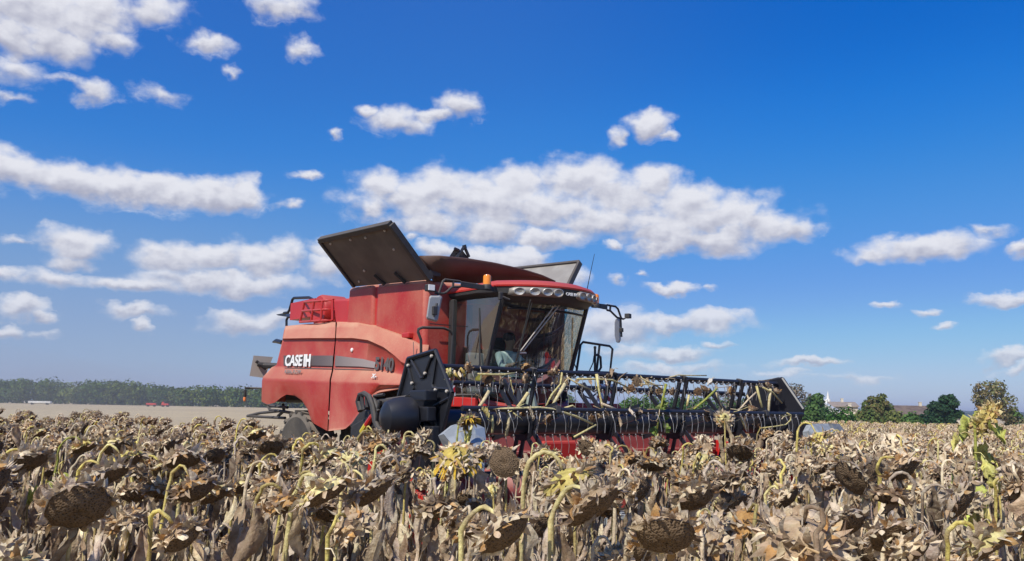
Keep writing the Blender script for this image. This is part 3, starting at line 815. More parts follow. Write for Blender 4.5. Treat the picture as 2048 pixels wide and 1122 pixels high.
# --- cab
def arc_plan(x, y0, bow, hw): return y0 + bow * (abs(x) / hw) ** 2.0
b = MB()
b.box((0, 2.75, 1.84), (1.86, 1.1, .12)); b.box((0, 2.9, 1.6), (1.5, 1.0, .4))
cab = b.build('cab', inner_m, comb, bevel=.02)
def roof_loop(off, z, dz=0.0, hw=1.0):
    pts = []
    for i in range(25):
        x = -hw + 2 * hw * i / 24
        pts.append(Vector((x * (1 - off), 1.48 + .52 * (abs(x) / hw) ** 2.4 + off * 1.3, z)))
    for y in (2.5, 2.9, 3.25): pts.append(Vector((hw * (1 - off) + .03 * (y - 2), y - off * .4, z)))
    for y in (3.25, 2.9, 2.5): pts.append(Vector((-hw * (1 - off) - .03 * (y - 2), y - off * .4, z)))
    return pts + [pts[0]]
b = MB(); b.grid([roof_loop(0.0, 3.70), roof_loop(-.005, 3.725), roof_loop(.02, 3.765), roof_loop(.12, 3.815), roof_loop(.35, 3.85), roof_loop(.7, 3.865), roof_loop(.99, 3.87)])
roof = b.build('roof', red2_m, cab, smooth=True)
def fascia_loop(off, z, zside):
    out = []
    for p in roof_loop(off, z):
        f = sstep(p.y, 1.9, 2.25); out.append(Vector((p.x, p.y, z + (zside - z) * f)))
    return out
b = MB(); b.grid([fascia_loop(.99, 3.47, 3.585), fascia_loop(.14, 3.47, 3.585), fascia_loop(.085, 3.50, 3.60), fascia_loop(.02, 3.60, 3.65), roof_loop(.01, 3.695), roof_loop(.05, 3.70)])
fas = b.build('roof_fascia', dblack_m, cab, smooth=True)
for s in (-1, 1):
    b = MB()                                          # silver lamp panel following the curved fascia
    xs = [s * (.14 + .74 * i / 12) for i in range(13)]
    yf = lambda x, o: 1.48 + .52 * abs(x) ** 2.4 - o
    e = lambda i: .012 if i in (0, 12) else 0
    b.grid([[Vector((x, yf(x, .005) + .03, 3.555 + e(i) * 2)) for i, x in enumerate(xs)], [Vector((x, yf(x, .02) + .012, 3.62)) for x in xs], [Vector((x, yf(x, .012), 3.685 - e(i) * 2)) for i, x in enumerate(xs)]])
    pan = b.build('lamp_panel', silver_m, cab, smooth=True, thick=.012)
    for x in (.24, .41, .585, .77):
        x *= s
        n = Vector((sgn(x) * .52 * 2.4 * abs(x) ** 1.4, -1, -.12)).normalized()
        c = Vector((x, yf(x, .02), 3.62))
        b = MB(); b.lathe([(.082, -.02), (.085, .015), (.074, .022), (.066, .004), (.03, -.006), (.001, -.008)], (0, 0, 0), n, 20)
        b.v = [(v[0] + c.x, v[1] + c.y, v[2] * .72 + c.z) for v in b.v]
        b.build('headlight', chrome_m, cab, smooth=True)
lettering('lettering', 'CASE IH', (-.10, 1.462, 3.60), (1, 0, 0), (0, 0, 1), .062, white_p, fas, .03, sx=1.0)
# glass
def wy(x, z): return 1.83 + .23 * (abs(x) / .85) ** 2 + (3.48 - z) * .37
b = MB()
xs = [-.85 + 1.7 * i / 20 for i in range(21)]
zs = [3.48, 3.2, 2.9, 2.6, 2.3, 2.1]
rows = [[Vector((x, wy(x, z), z)) for x in xs] for z in zs]
rows.append([Vector((x, wy(x, 2.1) + .03, 2.1 - .13 * (1 - (x / .85) ** 2))) for x in xs])
b.grid(rows); b.build('windshield', glass_m, cab, smooth=True)
b = MB()                                             # black edge under the visor
b.tube([Vector((x, wy(x, 3.40) - .012, 3.40)) for x in xs[1:-1:2]], .018, 6); b.build('screen_top_bar', black_m, cab)
for s in (-1, 1):
    b = MB()
    rows = []
    for z in (3.56, 3.0, 2.5, 2.05):
        a = Vector((s * .86, wy(.85, z) + .03, z)); c = Vector((s * .99, 3.12, z))
        rows.append([a.lerp(c, f) + Vector((s * .05 * math.sin(PI * f), 0, 0)) for f in (0, .25, .5, .75, 1)])
    b.grid(rows); b.build('side_window', side_glass_m if s < 0 else glass_m, cab, smooth=True)
    b = MB(); b.tube([(s * .85, wy(.85, z), z) for z in (3.58, 3.0, 2.5, 2.05)], .036, 8); b.build('front_pillar', dblack_m, cab, smooth=True)
    b = MB(); b.hull8([(s * .95, 3.10, 3.6), (s * 1.03, 3.10, 3.6), (s * 1.03, 3.22, 3.6), (s * .95, 3.22, 3.6)], [(s * .95, 3.10, 1.9), (s * 1.03, 3.10, 1.9), (s * 1.03, 3.22, 1.9), (s * .95, 3.22, 1.9)]); b.build('rear_pillar', dblack_m, cab, bevel=.01)
    b = MB(); b.hull8([(s * .86, wy(.85, 2.05), 2.06), (s * .93, wy(.85, 2.05), 2.06), (s * .93, wy(.85, 2.05), 1.92), (s * .86, wy(.85, 2.05), 1.92)], [(s * .97, 3.15, 2.08), (s * 1.04, 3.15, 2.08), (s * 1.04, 3.15, 1.92), (s * .97, 3.15, 1.92)]); b.build('door_sill', red2_m, cab, bevel=.015)
    b = MB(); b.tube([(s * .93, wy(.85, 2.1), 2.1), (s * 1.02, 3.1, 2.1)], .022, 6); b.tube([(s * .925, wy(.85, 2.6) + .1, 2.45), (s * .95, wy(.85, 2.6) + .1, 3.42)], .014, 6); b.build('door_frame', dblack_m, cab)
b = MB()
rows = []
for z, o in ((2.06, .0), (1.97, -.05), (1.86, -.03), (1.80, .05)):
    rows.append([Vector((x * 1.05, wy(x, 2.1) + o - .02, z - (.12 * (1 - (x / .85) ** 2) if z > 2 else .04 * (1 - (x / .85) ** 2)))) for x in xs])
b.grid(rows); b.build('cab_nose', red2_m, cab, smooth=True, thick=.02)
b = MB(); b.box((0, 3.2, 2.35), (1.85, .05, 1.0)); b.box((-.75, 3.2, 3.2), (.3, .05, .7)); b.box((.75, 3.2, 3.2), (.3, .05, .7)); b.build('back_wall', backwall_m, cab)
# wipers
b = MB()
for px in (0, 9): b.tube([SY(1118 + px, 600, 1.72), SY(1041 + px * .6, 702, 2.02)], .010, 6)
b.tube([SY(1041, 702, 2.02), SY(1038, 706, 2.04), SY(1052, 706, 2.04)], .014, 6)
b.build('wiper', rim_m, cab)
b = MB(); b.tube([SY(1061, 600, 1.68), SY(1053, 640, 1.82), SY(1031, 726, 2.08)], .013, 6); b.tube([SY(1064, 606, 1.68), SY(1034, 722, 2.05)], .008, 6); b.build('wiper', dblack_m, cab)
b = MB(); q = SY(1001, 592, 1.9); b.box(q, (.06, .05, .12)); b.tube([q, SY(1020, 600, 1.86)], .022, 6); b.build('wiper_motor', dblack_m, cab, bevel=.01)
# seat, column, screen
b = MB(); sx_, sy_ = -.12, 2.82
b.box((sx_, sy_, 2.22), (.50, .48, .12)); b.box((sx_, sy_, 2.02), (.3, .3, .3)); b.box((sx_, sy_ + .24, 2.55), (.48, .12, .62), (R_(-8), 0, 0)); b.box((sx_, sy_ + .30, 2.95), (.26, .09, .2)); b.box((sx_ + .32, sy_ - .05, 2.42), (.1, .46, .08)); b.box((sx_ - .32, sy_ - .05, 2.42), (.1, .4, .06))
b.build('driver_seat', seat_m, cab, bevel=.04)
b = MB(); b.box((-.62, 2.86, 2.20), (.34, .42, .16)); b.box((-.62, 3.05, 2.5), (.34, .1, .55)); b.build('passenger_seat', grey_m, cab, bevel=.04)
b = MB(); b.tube([(-.12, 2.22, 1.9), (-.12, 2.32, 2.3), (-.12, 2.42, 2.52)], [.10, .08, .05], 10); b.build('steering_column', green_m, cab, smooth=True)
b = MB()
ax = Vector((0, .45, .89)).normalized(); u = Vector((1, 0, 0)); w = ax.cross(u)
cw = Vector((-.12, 2.44, 2.56))
b.tube([cw + (u * math.cos(a) + w * math.sin(a)) * .20 for a in [2 * PI * i / 24 for i in range(25)]], .016, 6, cap=False)
for a in (.5, 2.64, 4.71): b.tube([cw, cw + (u * math.cos(a) + w * math.sin(a)) * .2], .012, 5)
b.build('steering_wheel', inner_m, cab, smooth=True)
b = MB(); b.box((.42, 2.45, 2.62), (.26, .05, .2), (0, 0, R_(-25))); b.tube([(.42, 2.5, 2.6), (.34, 2.7, 2.4)], .02, 6); b.build('display_screen', grey_m, cab, bevel=.01)
b = MB(); b.tube([(.30, 2.5, 2.45), (.22, 2.45, 2.3), (.30, 2.4, 2.15)], [.06, .075, .05], 8); b.box((.3, 2.75, 2.42), (.2, .6, .1)); b.build('armrest_console', green_m, cab, bevel=.02)

# --- mirrors, lamps, rails on the cab
def tubes(name, mat, paths, y, r, parent=comb):
    b = MB()
    for pts in paths: b.tube([SY(p, q, y) for p, q in pts], r, 8)
    return b.build(name, mat, parent, smooth=True)
ml = tubes('mirror_arm', dblack_m, [[(921, 563), (890, 559), (886, 562), (878, 586)], [(921, 573), (904, 574), (892, 585), (886, 587), (870, 586)], [(907, 561), (906, 574)], [(877, 586), (874, 605), (869, 632)], [(868, 575), (872, 585)]], 2.0, .017)
b = MB(); b.hull8([SY(p, q, 1.97) for p, q in [(921, 562), (988, 573), (988, 583), (921, 574)]], [SY(p, q, 2.05) for p, q in [(921, 562), (988, 573), (988, 583), (921, 574)]]); b.build('arm_base', dblack_m, ml, bevel=.01)
b = MB(); P_ = [(861, 590), (880, 590), (885, 594), (876, 641), (872, 645), (855, 640), (852, 636), (858, 594)]
b.hull8([SY(p, q, 1.98) for p, q in P_], [SY(1 * p + .12 * (868 - p), q + .12 * (617 - q), 1.90) for p, q in P_]); b.build('mirror', grey_m, ml, bevel=.012)
b = MB(); b.box(SY(869, 621, 1.89), (.07, .06, .12)); b.tube([SY(874, 606, 1.88), SY(868, 633, 1.88)], .018, 6); b.build('mirror_clamp', dblack_m, ml, bevel=.01)
b = MB(); q = SY(860, 576, 1.98); b.box(q, (.13, .09, .10)); wl = b.build('work_light', dblack_m, ml, bevel=.015)
b = MB(); b.box(q + Vector((-.005, -.05, 0)), (.105, .012, .08)); b.build('lens', white_p, wl, bevel=.005)
mr = tubes('mirror_arm', black_m, [[(1214, 610), (1231, 613), (1236, 618), (1243, 638)], [(1214, 620), (1221, 622), (1234, 635), (1247, 638)], [(1221, 611), (1220, 621)], [(1241, 634), (1243, 674)]], 2.3, .018)
b = MB(); b.hull8([SY(p, q, 2.27) for p, q in [(1166, 603), (1215, 609), (1215, 620), (1166, 610)]], [SY(p, q, 2.35) for p, q in [(1166, 603), (1215, 609), (1215, 620), (1166, 610)]]); b.build('arm_base', black_m, mr, bevel=.01)
b = MB(); P_ = [(1231, 638), (1236, 637), (1239, 645), (1239, 680), (1236, 686), (1232, 684), (1229, 670), (1229, 645)]
b.hull8([SY(p, q, 2.30) for p, q in P_], [SY(p + 3, q, 2.50) for p, q in P_]); b.build('mirror', grey_m, mr, bevel=.01)
b = MB(); b.box(SY(1243, 660, 2.28), (.06, .05, .07)); b.build('mirror_clamp', dblack_m, mr, bevel=.01)
b = MB(); q = SY(1256, 632, 2.3); b.box(q, (.11, .09, .08), (0, 0, .4)); b.tube([SY(1248, 638, 2.3), q], .015, 6); b.build('work_light', dblack_m, mr, bevel=.015)
def beacon(px, top, base, y, parent):
    a, c = SY(px, base, y), SY(px, top, y); h = c.z - a.z
    b = MB(); b.lathe([(.07, -.05), (.072, 0), (.064, h * .12)], a, (0, 0, 1), 16); bb = b.build('beacon_base', dblack_m, parent, smooth=True)
    b = MB(); b.lathe([(.06, h * .12), (.06, h * .8), (.052, h * .93), (.03, h)], a, (0, 0, 1), 20); b.build('beacon', amber_m, parent, smooth=True)
beacon(974, 549, 572, 2.0, cab)
beacon(1191, 588, 609, 2.3, cab)
b = MB(); b.tube([SY(1174, 580, 2.5), SY(1181, 545, 2.5), SY(1189, 508, 2.5)], [.008, .006, .004], 6); b.build('antenna', black_m, cab)
b = MB(); b.tube([SY(1160, 604, 2.5), SY(1172, 606, 2.5), SY(1174, 612, 2.5), SY(1162, 614, 2.5)], .014, 6); b.build('grab_handle', black_m, cab)
tubes('ladder_handrail', dblack_m, [[(842, 722), (842, 680), (836, 664), (837, 658), (845, 655), (887, 656), (900, 661), (906, 671), (902, 728)]], 2.9, .022)
hr = tubes('platform_handrail', black_m, [[(1153, 743), (1161, 690), (1166, 684), (1219, 692), (1225, 698), (1220, 745), (1153, 743)], [(1190, 697), (1190, 745)], [(1199, 691), (1193, 745)], [(1189, 712), (1195, 709), (1201, 714), (1202, 735), (1197, 743), (1190, 744)]], 2.8, .021)
b = MB(); b.lathe([(.001, -.03), (.026, -.015), (.026, .015), (.001, .03)], SY(1190, 695, 2.8), (0, 0, 1), 12); b.tube([SY(1188, 712, 2.8), SY(1186, 726, 2.8), SY(1179, 741, 2.8)], .010, 6)
b.tube([SY(1154, 740, 2.8), SY(1149, 728, 2.85)], .01, 5); b.build('chain', black_m, hr)
b = MB(); b.box((1.55, 2.95, 1.98), (1.0, .9, .08)); b.box((1.55, 2.48, 1.93), (1.0, .05, .1)); pl = b.build('platform', red2_m, comb, bevel=.01)
b = MB(); b.box((1.72, 2.6, 2.2), (.05, .05, .6)); b.tube([SY(1165, 790, 2.5), SY(1180, 797, 2.5), SY(1195, 785, 2.5), SY(1200, 770, 2.5)], .014, 6); b.build('hose', black_m, pl)
b = MB()
for k in range(5): b.box((1.9 + .06 * k, 2.5, 1.75 - .3 * k), (.5, .3, .04))
b.build('ladder', dblack_m, pl)
# warning boards
Q = [SY(p, q, 2.55) for p, q in [(1201, 768), (1229, 768), (1227, 803), (1194, 803)]]
b = MB(); b.hull8(Q, [p + Vector((0, .02, 0)) for p in Q]); b.build('warning_board', stripe_mat('warning_stripes', 1, 1, .19), comb)
Q = [SY(p, q, 2.45) for p, q in [(884, 752), (909, 754), (911, 792), (886, 790)]]
b = MB(); b.hull8(Q, [p + Vector((0, .02, 0)) for p in Q]); b.build('warning_board', stripe_mat('warning_stripes_mirrored', -1, 1, .19), comb)
# feeder house
b = MB(); b.hull8([(-.6, 1.35, .7), (.6, 1.35, .7), (.6, 1.35, 1.45), (-.6, 1.35, 1.45)], [(-.6, 3.4, 1.0), (.6, 3.4, 1.0), (.6, 3.2, 1.8), (-.6, 3.2, 1.8)]); b.build('feeder_house', red2_m, comb, bevel=.03)

# --- header
HX = 3.2
b = MB()
b.hull8([(-HX, 1.40, .40), (HX, 1.40, .40), (HX, 1.46, .40), (-HX, 1.46, .40)], [(-HX, 1.40, 1.66), (HX, 1.40, 1.66), (HX, 1.46, 1.66), (-HX, 1.46, 1.66)])
b.box((0, 1.46, 1.68), (2 * HX, .16, .10)); b.box((0, 1.385, 1.30), (2 * HX, .03, .05)); b.box((0, 1.56, .5), (2 * HX, .2, .2))
b.hull8([(-HX, 1.40, .42), (HX, 1.40, .42), (HX, 1.40, .39), (-HX, 1.40, .39)], [(-HX, .15, .52), (HX, .15, .52), (HX, .15, .49), (-HX, .15, .49)])
head = b.build('header_frame', redtin_m, comb, bevel=.008)
b = MB(); b.lathe([(.2, -3.1), (.2, 3.1)], (0, .95, .85), (1, 0, 0), 24)
for s in (-1, 1):
    n = 120; pr = []
    for i in range(n + 1):
        a = i / n * 2 * PI * 4.5; x = s * (3.05 - 2.3 * i / n)
        pr.append([Vector((x, .95 + rr * math.cos(a), .85 + rr * math.sin(a))) for rr in (.19, .34)])
    b.grid(pr)
b.build('auger', redtin_m, head, smooth=True)
for s in (-1, 1):
    b = MB(); prof = [(1.5, .35), (1.5, 1.45), (.9, 1.40), (.1, 1.10), (-.5, .85), (-.9, .62), (-.5, .4)]
    b.prism([(s * (HX + .06), y, z) for y, z in prof], (s * .05, 0, 0)); b.build('end_panel', red2_m, head, bevel=.01)
for i in range(22):                                     # the long pans between which the stalks slide in
    x = -HX + .1 + i * (2 * HX - .2) / 21
    b = MB(); b.hull8([(x - .11, .15, .56), (x + .11, .15, .56), (x + .13, .15, .64), (x - .13, .15, .64)], [(x - .02, -1.5, .72), (x + .02, -1.5, .72), (x + .03, -1.45, .78), (x - .03, -1.45, .78)]); b.build('pan', galv_m, head)
def divider(P_, tip, y=-.6, y2=-.50):
    b = MB(); f = [SY(p, q, y) for p, q in P_]
    c = sum(f, Vector()) / len(f)
    tp = [Vector(tip) + (p - c) * .12 for p in f]
    bk = [Vector((p.x, y2, p.z - .02)) for p in f]
    b.hull8(f, bk); b.hull8(tp, [p - Vector((0, .004, 0)) for p in f])
    return b.build('divider', galv_m, head)
divider([(887, 868), (912, 848), (945, 845), (968, 855), (966, 890), (938, 900), (900, 896)], (-3.32, -.95, 1.2))
divider([(1617, 862), (1624, 848), (1656, 847), (1663, 856), (1675, 888), (1650, 902), (1622, 896)], (3.28, -1.0, 1.15))
Q = [(1664, 847), (1679, 848), (1688, 860), (1690, 888), (1676, 889)]
b = MB(); f = [SY(p, q, -.65) for p, q in Q]; b.hull8(f, [p + Vector((.03, .9, -.02)) for p in f]); b.build('divider_fold', galv_m, head)
Q = [(950, 858), (969, 855), (972, 878), (966, 892), (955, 892)]
b = MB(); f = [SY(p, q, -.68) for p, q in Q]; b.hull8(f, [p + Vector((.03, .06, -.02)) for p in f]); b.build('divider_fold', material('pale_blue_sheet', (.42, .50, .60), .5, metal=.2), head)

# --- reel
RC = Vector((0, .30, 1.74)); RB = .65; PH = 14.0
def rp_(x, ang, r): return Vector((x, RC.y - r * math.cos(R_(ang)), RC.z + r * math.sin(R_(ang))))
b = MB(); b.lathe([(.145, -3.15), (.145, 3.15)], (0, RC.y, RC.z), (1, 0, 0), 24); reel = b.build('reel', black_m, comb, smooth=True)
for k in range(6):
    b = MB(); a = PH + 60 * k
    b.tube([rp_(-3.16, a, RB), rp_(3.16, a, RB)], .034, 10); b.build('bat', black_m, reel, smooth=True)
for x in (-1.82, -.44, .95, 2.22):
    b = MB()
    b.prism([rp_(x, 15 * i, .23) for i in range(24)], (.025, 0, 0))
    for k in range(6):
        a = PH + 60 * k
        for s in (-1, 1):                               # forked arms: two straps meeting at the bat, webbed near the hub
            b.prism([rp_(x, a + s * 26, .20), rp_(x, a + s * 10, .22), rp_(x, a + s * 2.5, RB + .02), rp_(x, a + s * 8, RB + .02)], (.025, 0, 0))
    b.build('reel_spider', black_m, reel)
    for k in range(6):
        a = PH + 60 * k; b = MB()
        b.box(rp_(x + .01, a, RB), (.07, .09, .09), (R_(-a), 0, 0)); b.build('bat_clamp', dblack_m, reel, bevel=.008)
def shield(x, s, cy, cz):
    R0 = .60
    def q(a, r, o=0): return Vector((x + o, cy - r * math.cos(R_(a)), cz + r * math.sin(R_(a))))
    b = MB(); A = [7 + 60 * k for k in range(6)]
    b.prism([q(a, R0) for a in A], (-s * .02, 0, 0))
    for i in range(6):                                  # raised rim and stiffeners pressed into the sheet
        b.tube([q(A[i], R0, s * .012), q(A[(i + 1) % 6], R0, s * .012)], .026, 6)
        m = A[i] + 30
        b.tube([q(A[i] + 5, R0 * .9, s * .01), q(m - 6, R0 * .42, s * .014), q(m + 6, R0 * .42, s * .014), q(A[i] + 55, R0 * .9, s * .01)], .018, 6)
    o = b.build('reel_shield', black_m, reel, smooth=True)
    g = MB()
    for i in range(6):
        for r in (.30, .52): g.lathe([(.02, 0), (.018, .02), (.008, .026)], q(A[i] + (14 if r < .4 else 3), r, s * .02), (s, 0, 0), 8)
    g.build('bolt', rim_m, o)
    return o
shield(-3.22, -1, .36, 1.99)
shield(3.22, 1, .29, 1.90)
# tines: one coil and a bent wire each
def tine_mesh(b, o, tilt=0.0):
    o = Vector(o)
    b.tube([o + Vector((.012 * (i / 8 - .5), -.034 * math.cos(i * PI / 4), -.03 + .02 * math.sin(i * PI / 4))) for i in range(9)], .012, 5, cap=False)
    b.tube([o + Vector((0, -.03, -.035)), o + Vector((.004, -.045, -.10)), o + Vector((.03, -.035, -.16)), o + Vector((.038, -.015, -.27))], [.005, .0048, .0045, .0035], 5)
tb = MB(); tine_mesh(tb, (0, 0, 0))
tine0 = tb.build('tine', wire_m, reel)
first = True
NT_ = 46
rnd = random.Random(4)
for k in (0, 1):
    for i in range(NT_):
        p = rp_(-3.08 + 6.16 * (i + (.5 if k else 0)) / NT_, PH + 60 * k, RB)
        o = tine0 if first else tine0.copy()
        if not first: COL.objects.link(o); o.parent = reel
        first = False
        o.location = p; o.rotation_euler = (R_(rnd.uniform(-14, 14)), R_(rnd.uniform(-8, 8)), R_(rnd.uniform(-12, 12)))
b = MB()
for k in (2, 3, 4, 5):
    for i in range(NT_): tine_mesh(b, rp_(-3.08 + 6.16 * (i + .3 * k % 1) / NT_, PH + 60 * k, RB))
tag(b.build('tine_rows', wire_m, reel), kind='stuff')
# reel drive on the near side
b = MB(); b.lathe([(.17, 0), (.205, .02), (.215, .16), (.205, .25), (.17, .34), (.09, .39), (.01, .40)], (-3.38, .30, 1.80), (-1, .12, -.06), 28)
b.v = [(v[0], .30 + (v[1] - .30) * .92, 1.80 + (v[2] - 1.80) * 1.05) for v in b.v]
drive = b.build('reel_drive_cover', black_m, comb, smooth=True)
b = MB()
b.box((-3.34, .30, 1.83), (.12, .62, .16)); b.box((-3.36, .15, 2.03), (.16, .34, .12)); b.box((-3.30, .2, 1.45), (.10, .5, .5)); b.tube([(-3.36, .0, 1.45), (-3.36, .05, 1.2), (-3.36, .2, 1.05)], .09, 8)
b.build('drive_housing', black_m, drive, bevel=.015)
b = MB(); b.hull8([(-3.42, .45, 1.90), (-3.34, .45, 1.90), (-3.34, .45, 2.04), (-3.42, .45, 2.04)], [(-3.42, 1.75, 1.45), (-3.34, 1.75, 1.45), (-3.34, 1.75, 1.65), (-3.42, 1.75, 1.65)])
arm = b.build('reel_arm', dblack_m, comb, bevel=.01)
b = MB(); b.hull8([(HX + .14, .35, 1.85), (HX + .22, .35, 1.85), (HX + .22, .35, 1.97), (HX + .14, .35, 1.97)], [(HX + .14, 1.75, 1.45), (HX + .22, 1.75, 1.45), (HX + .22, 1.75, 1.65), (HX + .14, 1.75, 1.65)])
b.build('reel_arm', dblack_m, comb, bevel=.01)
b = MB(); b.tube([SX(757, 806, -3.45), SX(815, 798, -3.45)], .045, 10); b.tube([SX(757, 811, -3.45), SX(790, 808, -3.45)], .03, 8); b.box(SX(765, 812, -3.42), (.08, .22, .16)); b.tube([SX(757, 822, -3.5), SX(752, 806, -3.5), SX(748, 792, -3.5), SX(768, 789, -3.5)], .02, 6)
b.build('lift_cylinder', dblack_m, arm, smooth=True)
b = MB()
for pts, r in [([(721, 822), (716, 803), (720, 790), (728, 787), (738, 793), (745, 812), (750, 842), (757, 858), (772, 866), (785, 866)], .035), ([(727, 820), (724, 800), (724, 790)], .025), ([(734, 815), (732, 800), (733, 790)], .02), ([(762, 800), (755, 820), (752, 846), (762, 862)], .02)]:
    b.tube([SX(p, q, -3.5) for p, q in pts], r, 8)
b.build('hydraulic_hose', dblack_m, arm, smooth=True)
b = MB(); b.hull8([SX(p, q, -3.36) for p, q in [(699, 853), (722, 820), (745, 820), (730, 850)]], [SX(p, q, -3.30) for p, q in [(699, 853), (722, 820), (745, 820), (730, 850)]]); b.build('arm_pivot', dblack_m, arm, bevel=.01)
b = MB(); b.tube([SX(745, 832, -3.45), SX(733, 850, -3.45)], .035, 8); st = b.build('safety_strut', red2_m, arm)
b = MB(); b.tube([SX(733, 850, -3.45), SX(724, 864, -3.45)], .037, 8); b.build('strut_end', yel_m, st)
# low red end of the cutter bed, glimpsed between the stalks
b = MB(); b.hull8([(-3.44, -.5, .45), (-3.36, -.5, .45), (-3.36, -.5, .95), (-3.44, -.5, .95)], [(-3.44, 1.4, .4), (-3.36, 1.4, .4), (-3.36, 1.4, 1.05), (-3.44, 1.4, 1.05)]); b.build('skid_panel', material('bright_red_paint', (.48, .02, .012), .45, dust=.35), head, bevel=.02)

# --- the driver
def driver():
    o = Vector((-.12, 2.80, 2.28))                        # pelvis on the seat
    J = {'pelvis': (0, 0, .06, .13), 'waist': (0, .03, .22, .125), 'chest': (0, .04, .40, .15), 'neck0': (0, .03, .53, .07), 'neck': (0, .01, .58, .055), 'jaw': (0, -.01, .63, .065), 'head': (0, -.01, .70, .088), 'crown': (0, .0, .77, .07)}
    E = [('pelvis', 'waist'), ('waist', 'chest'), ('chest', 'neck0'), ('neck0', 'neck'), ('neck', 'jaw'), ('jaw', 'head'), ('head', 'crown')]
    for s, n in ((-1, 'l'), (1, 'r')):
        J[n + 'sh'] = (s * .19, .04, .46, .07); J[n + 'el'] = (s * .27, -.14, .27, .045); J[n + 'wr'] = (s * .19, -.32, .30, .03); J[n + 'pm'] = (s * .175, -.375, .31, .034)
        E += [('chest', n + 'sh'), (n + 'sh', n + 'el'), (n + 'el', n + 'wr'), (n + 'wr', n + 'pm')]
        for i in range(4):
            f = n + 'f%d' % i; q = -.026 + .018 * i
            J[f + 'a'] = (s * (.165 + q * .2), -.41, .315 + q, .009); J[f + 'b'] = (s * .155, -.43 + .01 * (i % 2), .295 + q, .008); J[f + 'c'] = (s * .165, -.415, .28 + q, .007)
            E += [(n + 'pm', f + 'a'), (f + 'a', f + 'b'), (f + 'b', f + 'c')]
        J[n + 'ta'] = (s * .15, -.36, .335, .010); J[n + 'tb'] = (s * .14, -.385, .345, .009); E += [(n + 'pm', n + 'ta'), (n + 'ta', n + 'tb')]
        J[n + 'hp'] = (s * .09, -.02, .05, .09); J[n + 'kn'] = (s * .14, -.42, .06, .065); J[n + 'an'] = (s * .13, -.46, -.32, .045); J[n + 'to'] = (s * .13, -.6, -.36, .04)
        E += [('pelvis', n + 'hp'), (n + 'hp', n + 'kn'), (n + 'kn', n + 'an'), (n + 'an', n + 'to')]
    keys = list(J); ix = {k: i for i, k in enumerate(keys)}
    me = bpy.data.meshes.new('person'); me.from_pydata([J[k][:3] for k in keys], [(ix[a], ix[c]) for a, c in E], [])
    ob = bpy.data.objects.new('person', me); COL.objects.link(ob)
    sk = ob.modifiers.new('skin', 'SKIN'); ob.modifiers.new('sub', 'SUBSURF').levels = 2
    for i, k in enumerate(keys):
        me.skin_vertices[0].data[i].radius = (J[k][3],) * 2; me.skin_vertices[0].data[i].use_root = (k == 'pelvis')
    me2 = bpy.data.meshes.new_from_object(ob.evaluated_get(bpy.context.evaluated_depsgraph_get()))
    ob.modifiers.clear(); ob.data = me2
    skin = material('skin', (.42, .24, .17), .5); shirt = material('pale_shirt', (.62, .66, .64), .85); trou = material('dark_trousers', (.03, .035, .05), .9)
    for m in (skin, shirt, trou): me2.materials.append(m)
    for p in me2.polygons:
        c = p.center; p.use_smooth = True
        p.material_index = 0 if (c.z > .545 or c.y < -.24 and c.z > .2) else (1 if c.z > .12 else 2)
    # face: nose, ears, eyes and hair
    f = MB(); f.tube([(0, -.09, .725), (0, -.118, .69), (0, -.095, .682)], [.008, .014, .010], 6); f.build('nose', skin, ob, smooth=True)
    for s in (-1, 1):
        f = MB(); f.lathe([(.001, -.02), (.02, -.012), (.026, 0), (.02, .012), (.001, .02)], (s * .085, .0, .70), (s, .3, 0), 10); f.build('ear', skin, ob, smooth=True)
        f = MB(); f.lathe([(.001, -.01), (.011, 0), (.001, .01)], (s * .032, -.088, .718), (0, -1, 0), 8); f.build('eye', dark_m, ob, smooth=True)
    f = MB(); f.box((0, -.083, .645), (.045, .01, .008)); f.build('mouth', material('lips', (.35, .12, .10), .5), ob)
    f = MB(); f.lathe([(.099, -.045), (.104, 0), (.098, .05), (.07, .09), (.01, .105)], (0, .016, .735), (0, .22, 1), 20); f.build('hair', material('dark_hair', (.018, .013, .010), .8), ob, smooth=True)
    ob.location = to_world(o); ob.rotation_euler = (0, 0, YAW)
    tag(ob, 'driver in a pale shirt seated at the steering wheel inside the cab', 'person')
driver()
b = MB()
b.lathe([(.001, 0), (.10, .01), (.12, .05), (.10, .10), (.05, .13), (.001, .14)], (0, 0, 0), (0, 0, 1), 16); b.box((.09, -.05, .04), (.12, .16, .03)); b.tube([(-.08, 0, .1), (-.02, 0, .17), (.06, 0, .11)], .012, 6)
yb = b.build('yellow_cap', yel_m, None, smooth=True)
yb.location = to_world((-.62, 2.84, 2.29)); yb.rotation_euler = (0, 0, YAW)
tag(yb, 'yellow cap lying on the passenger seat inside the cab', 'cap')
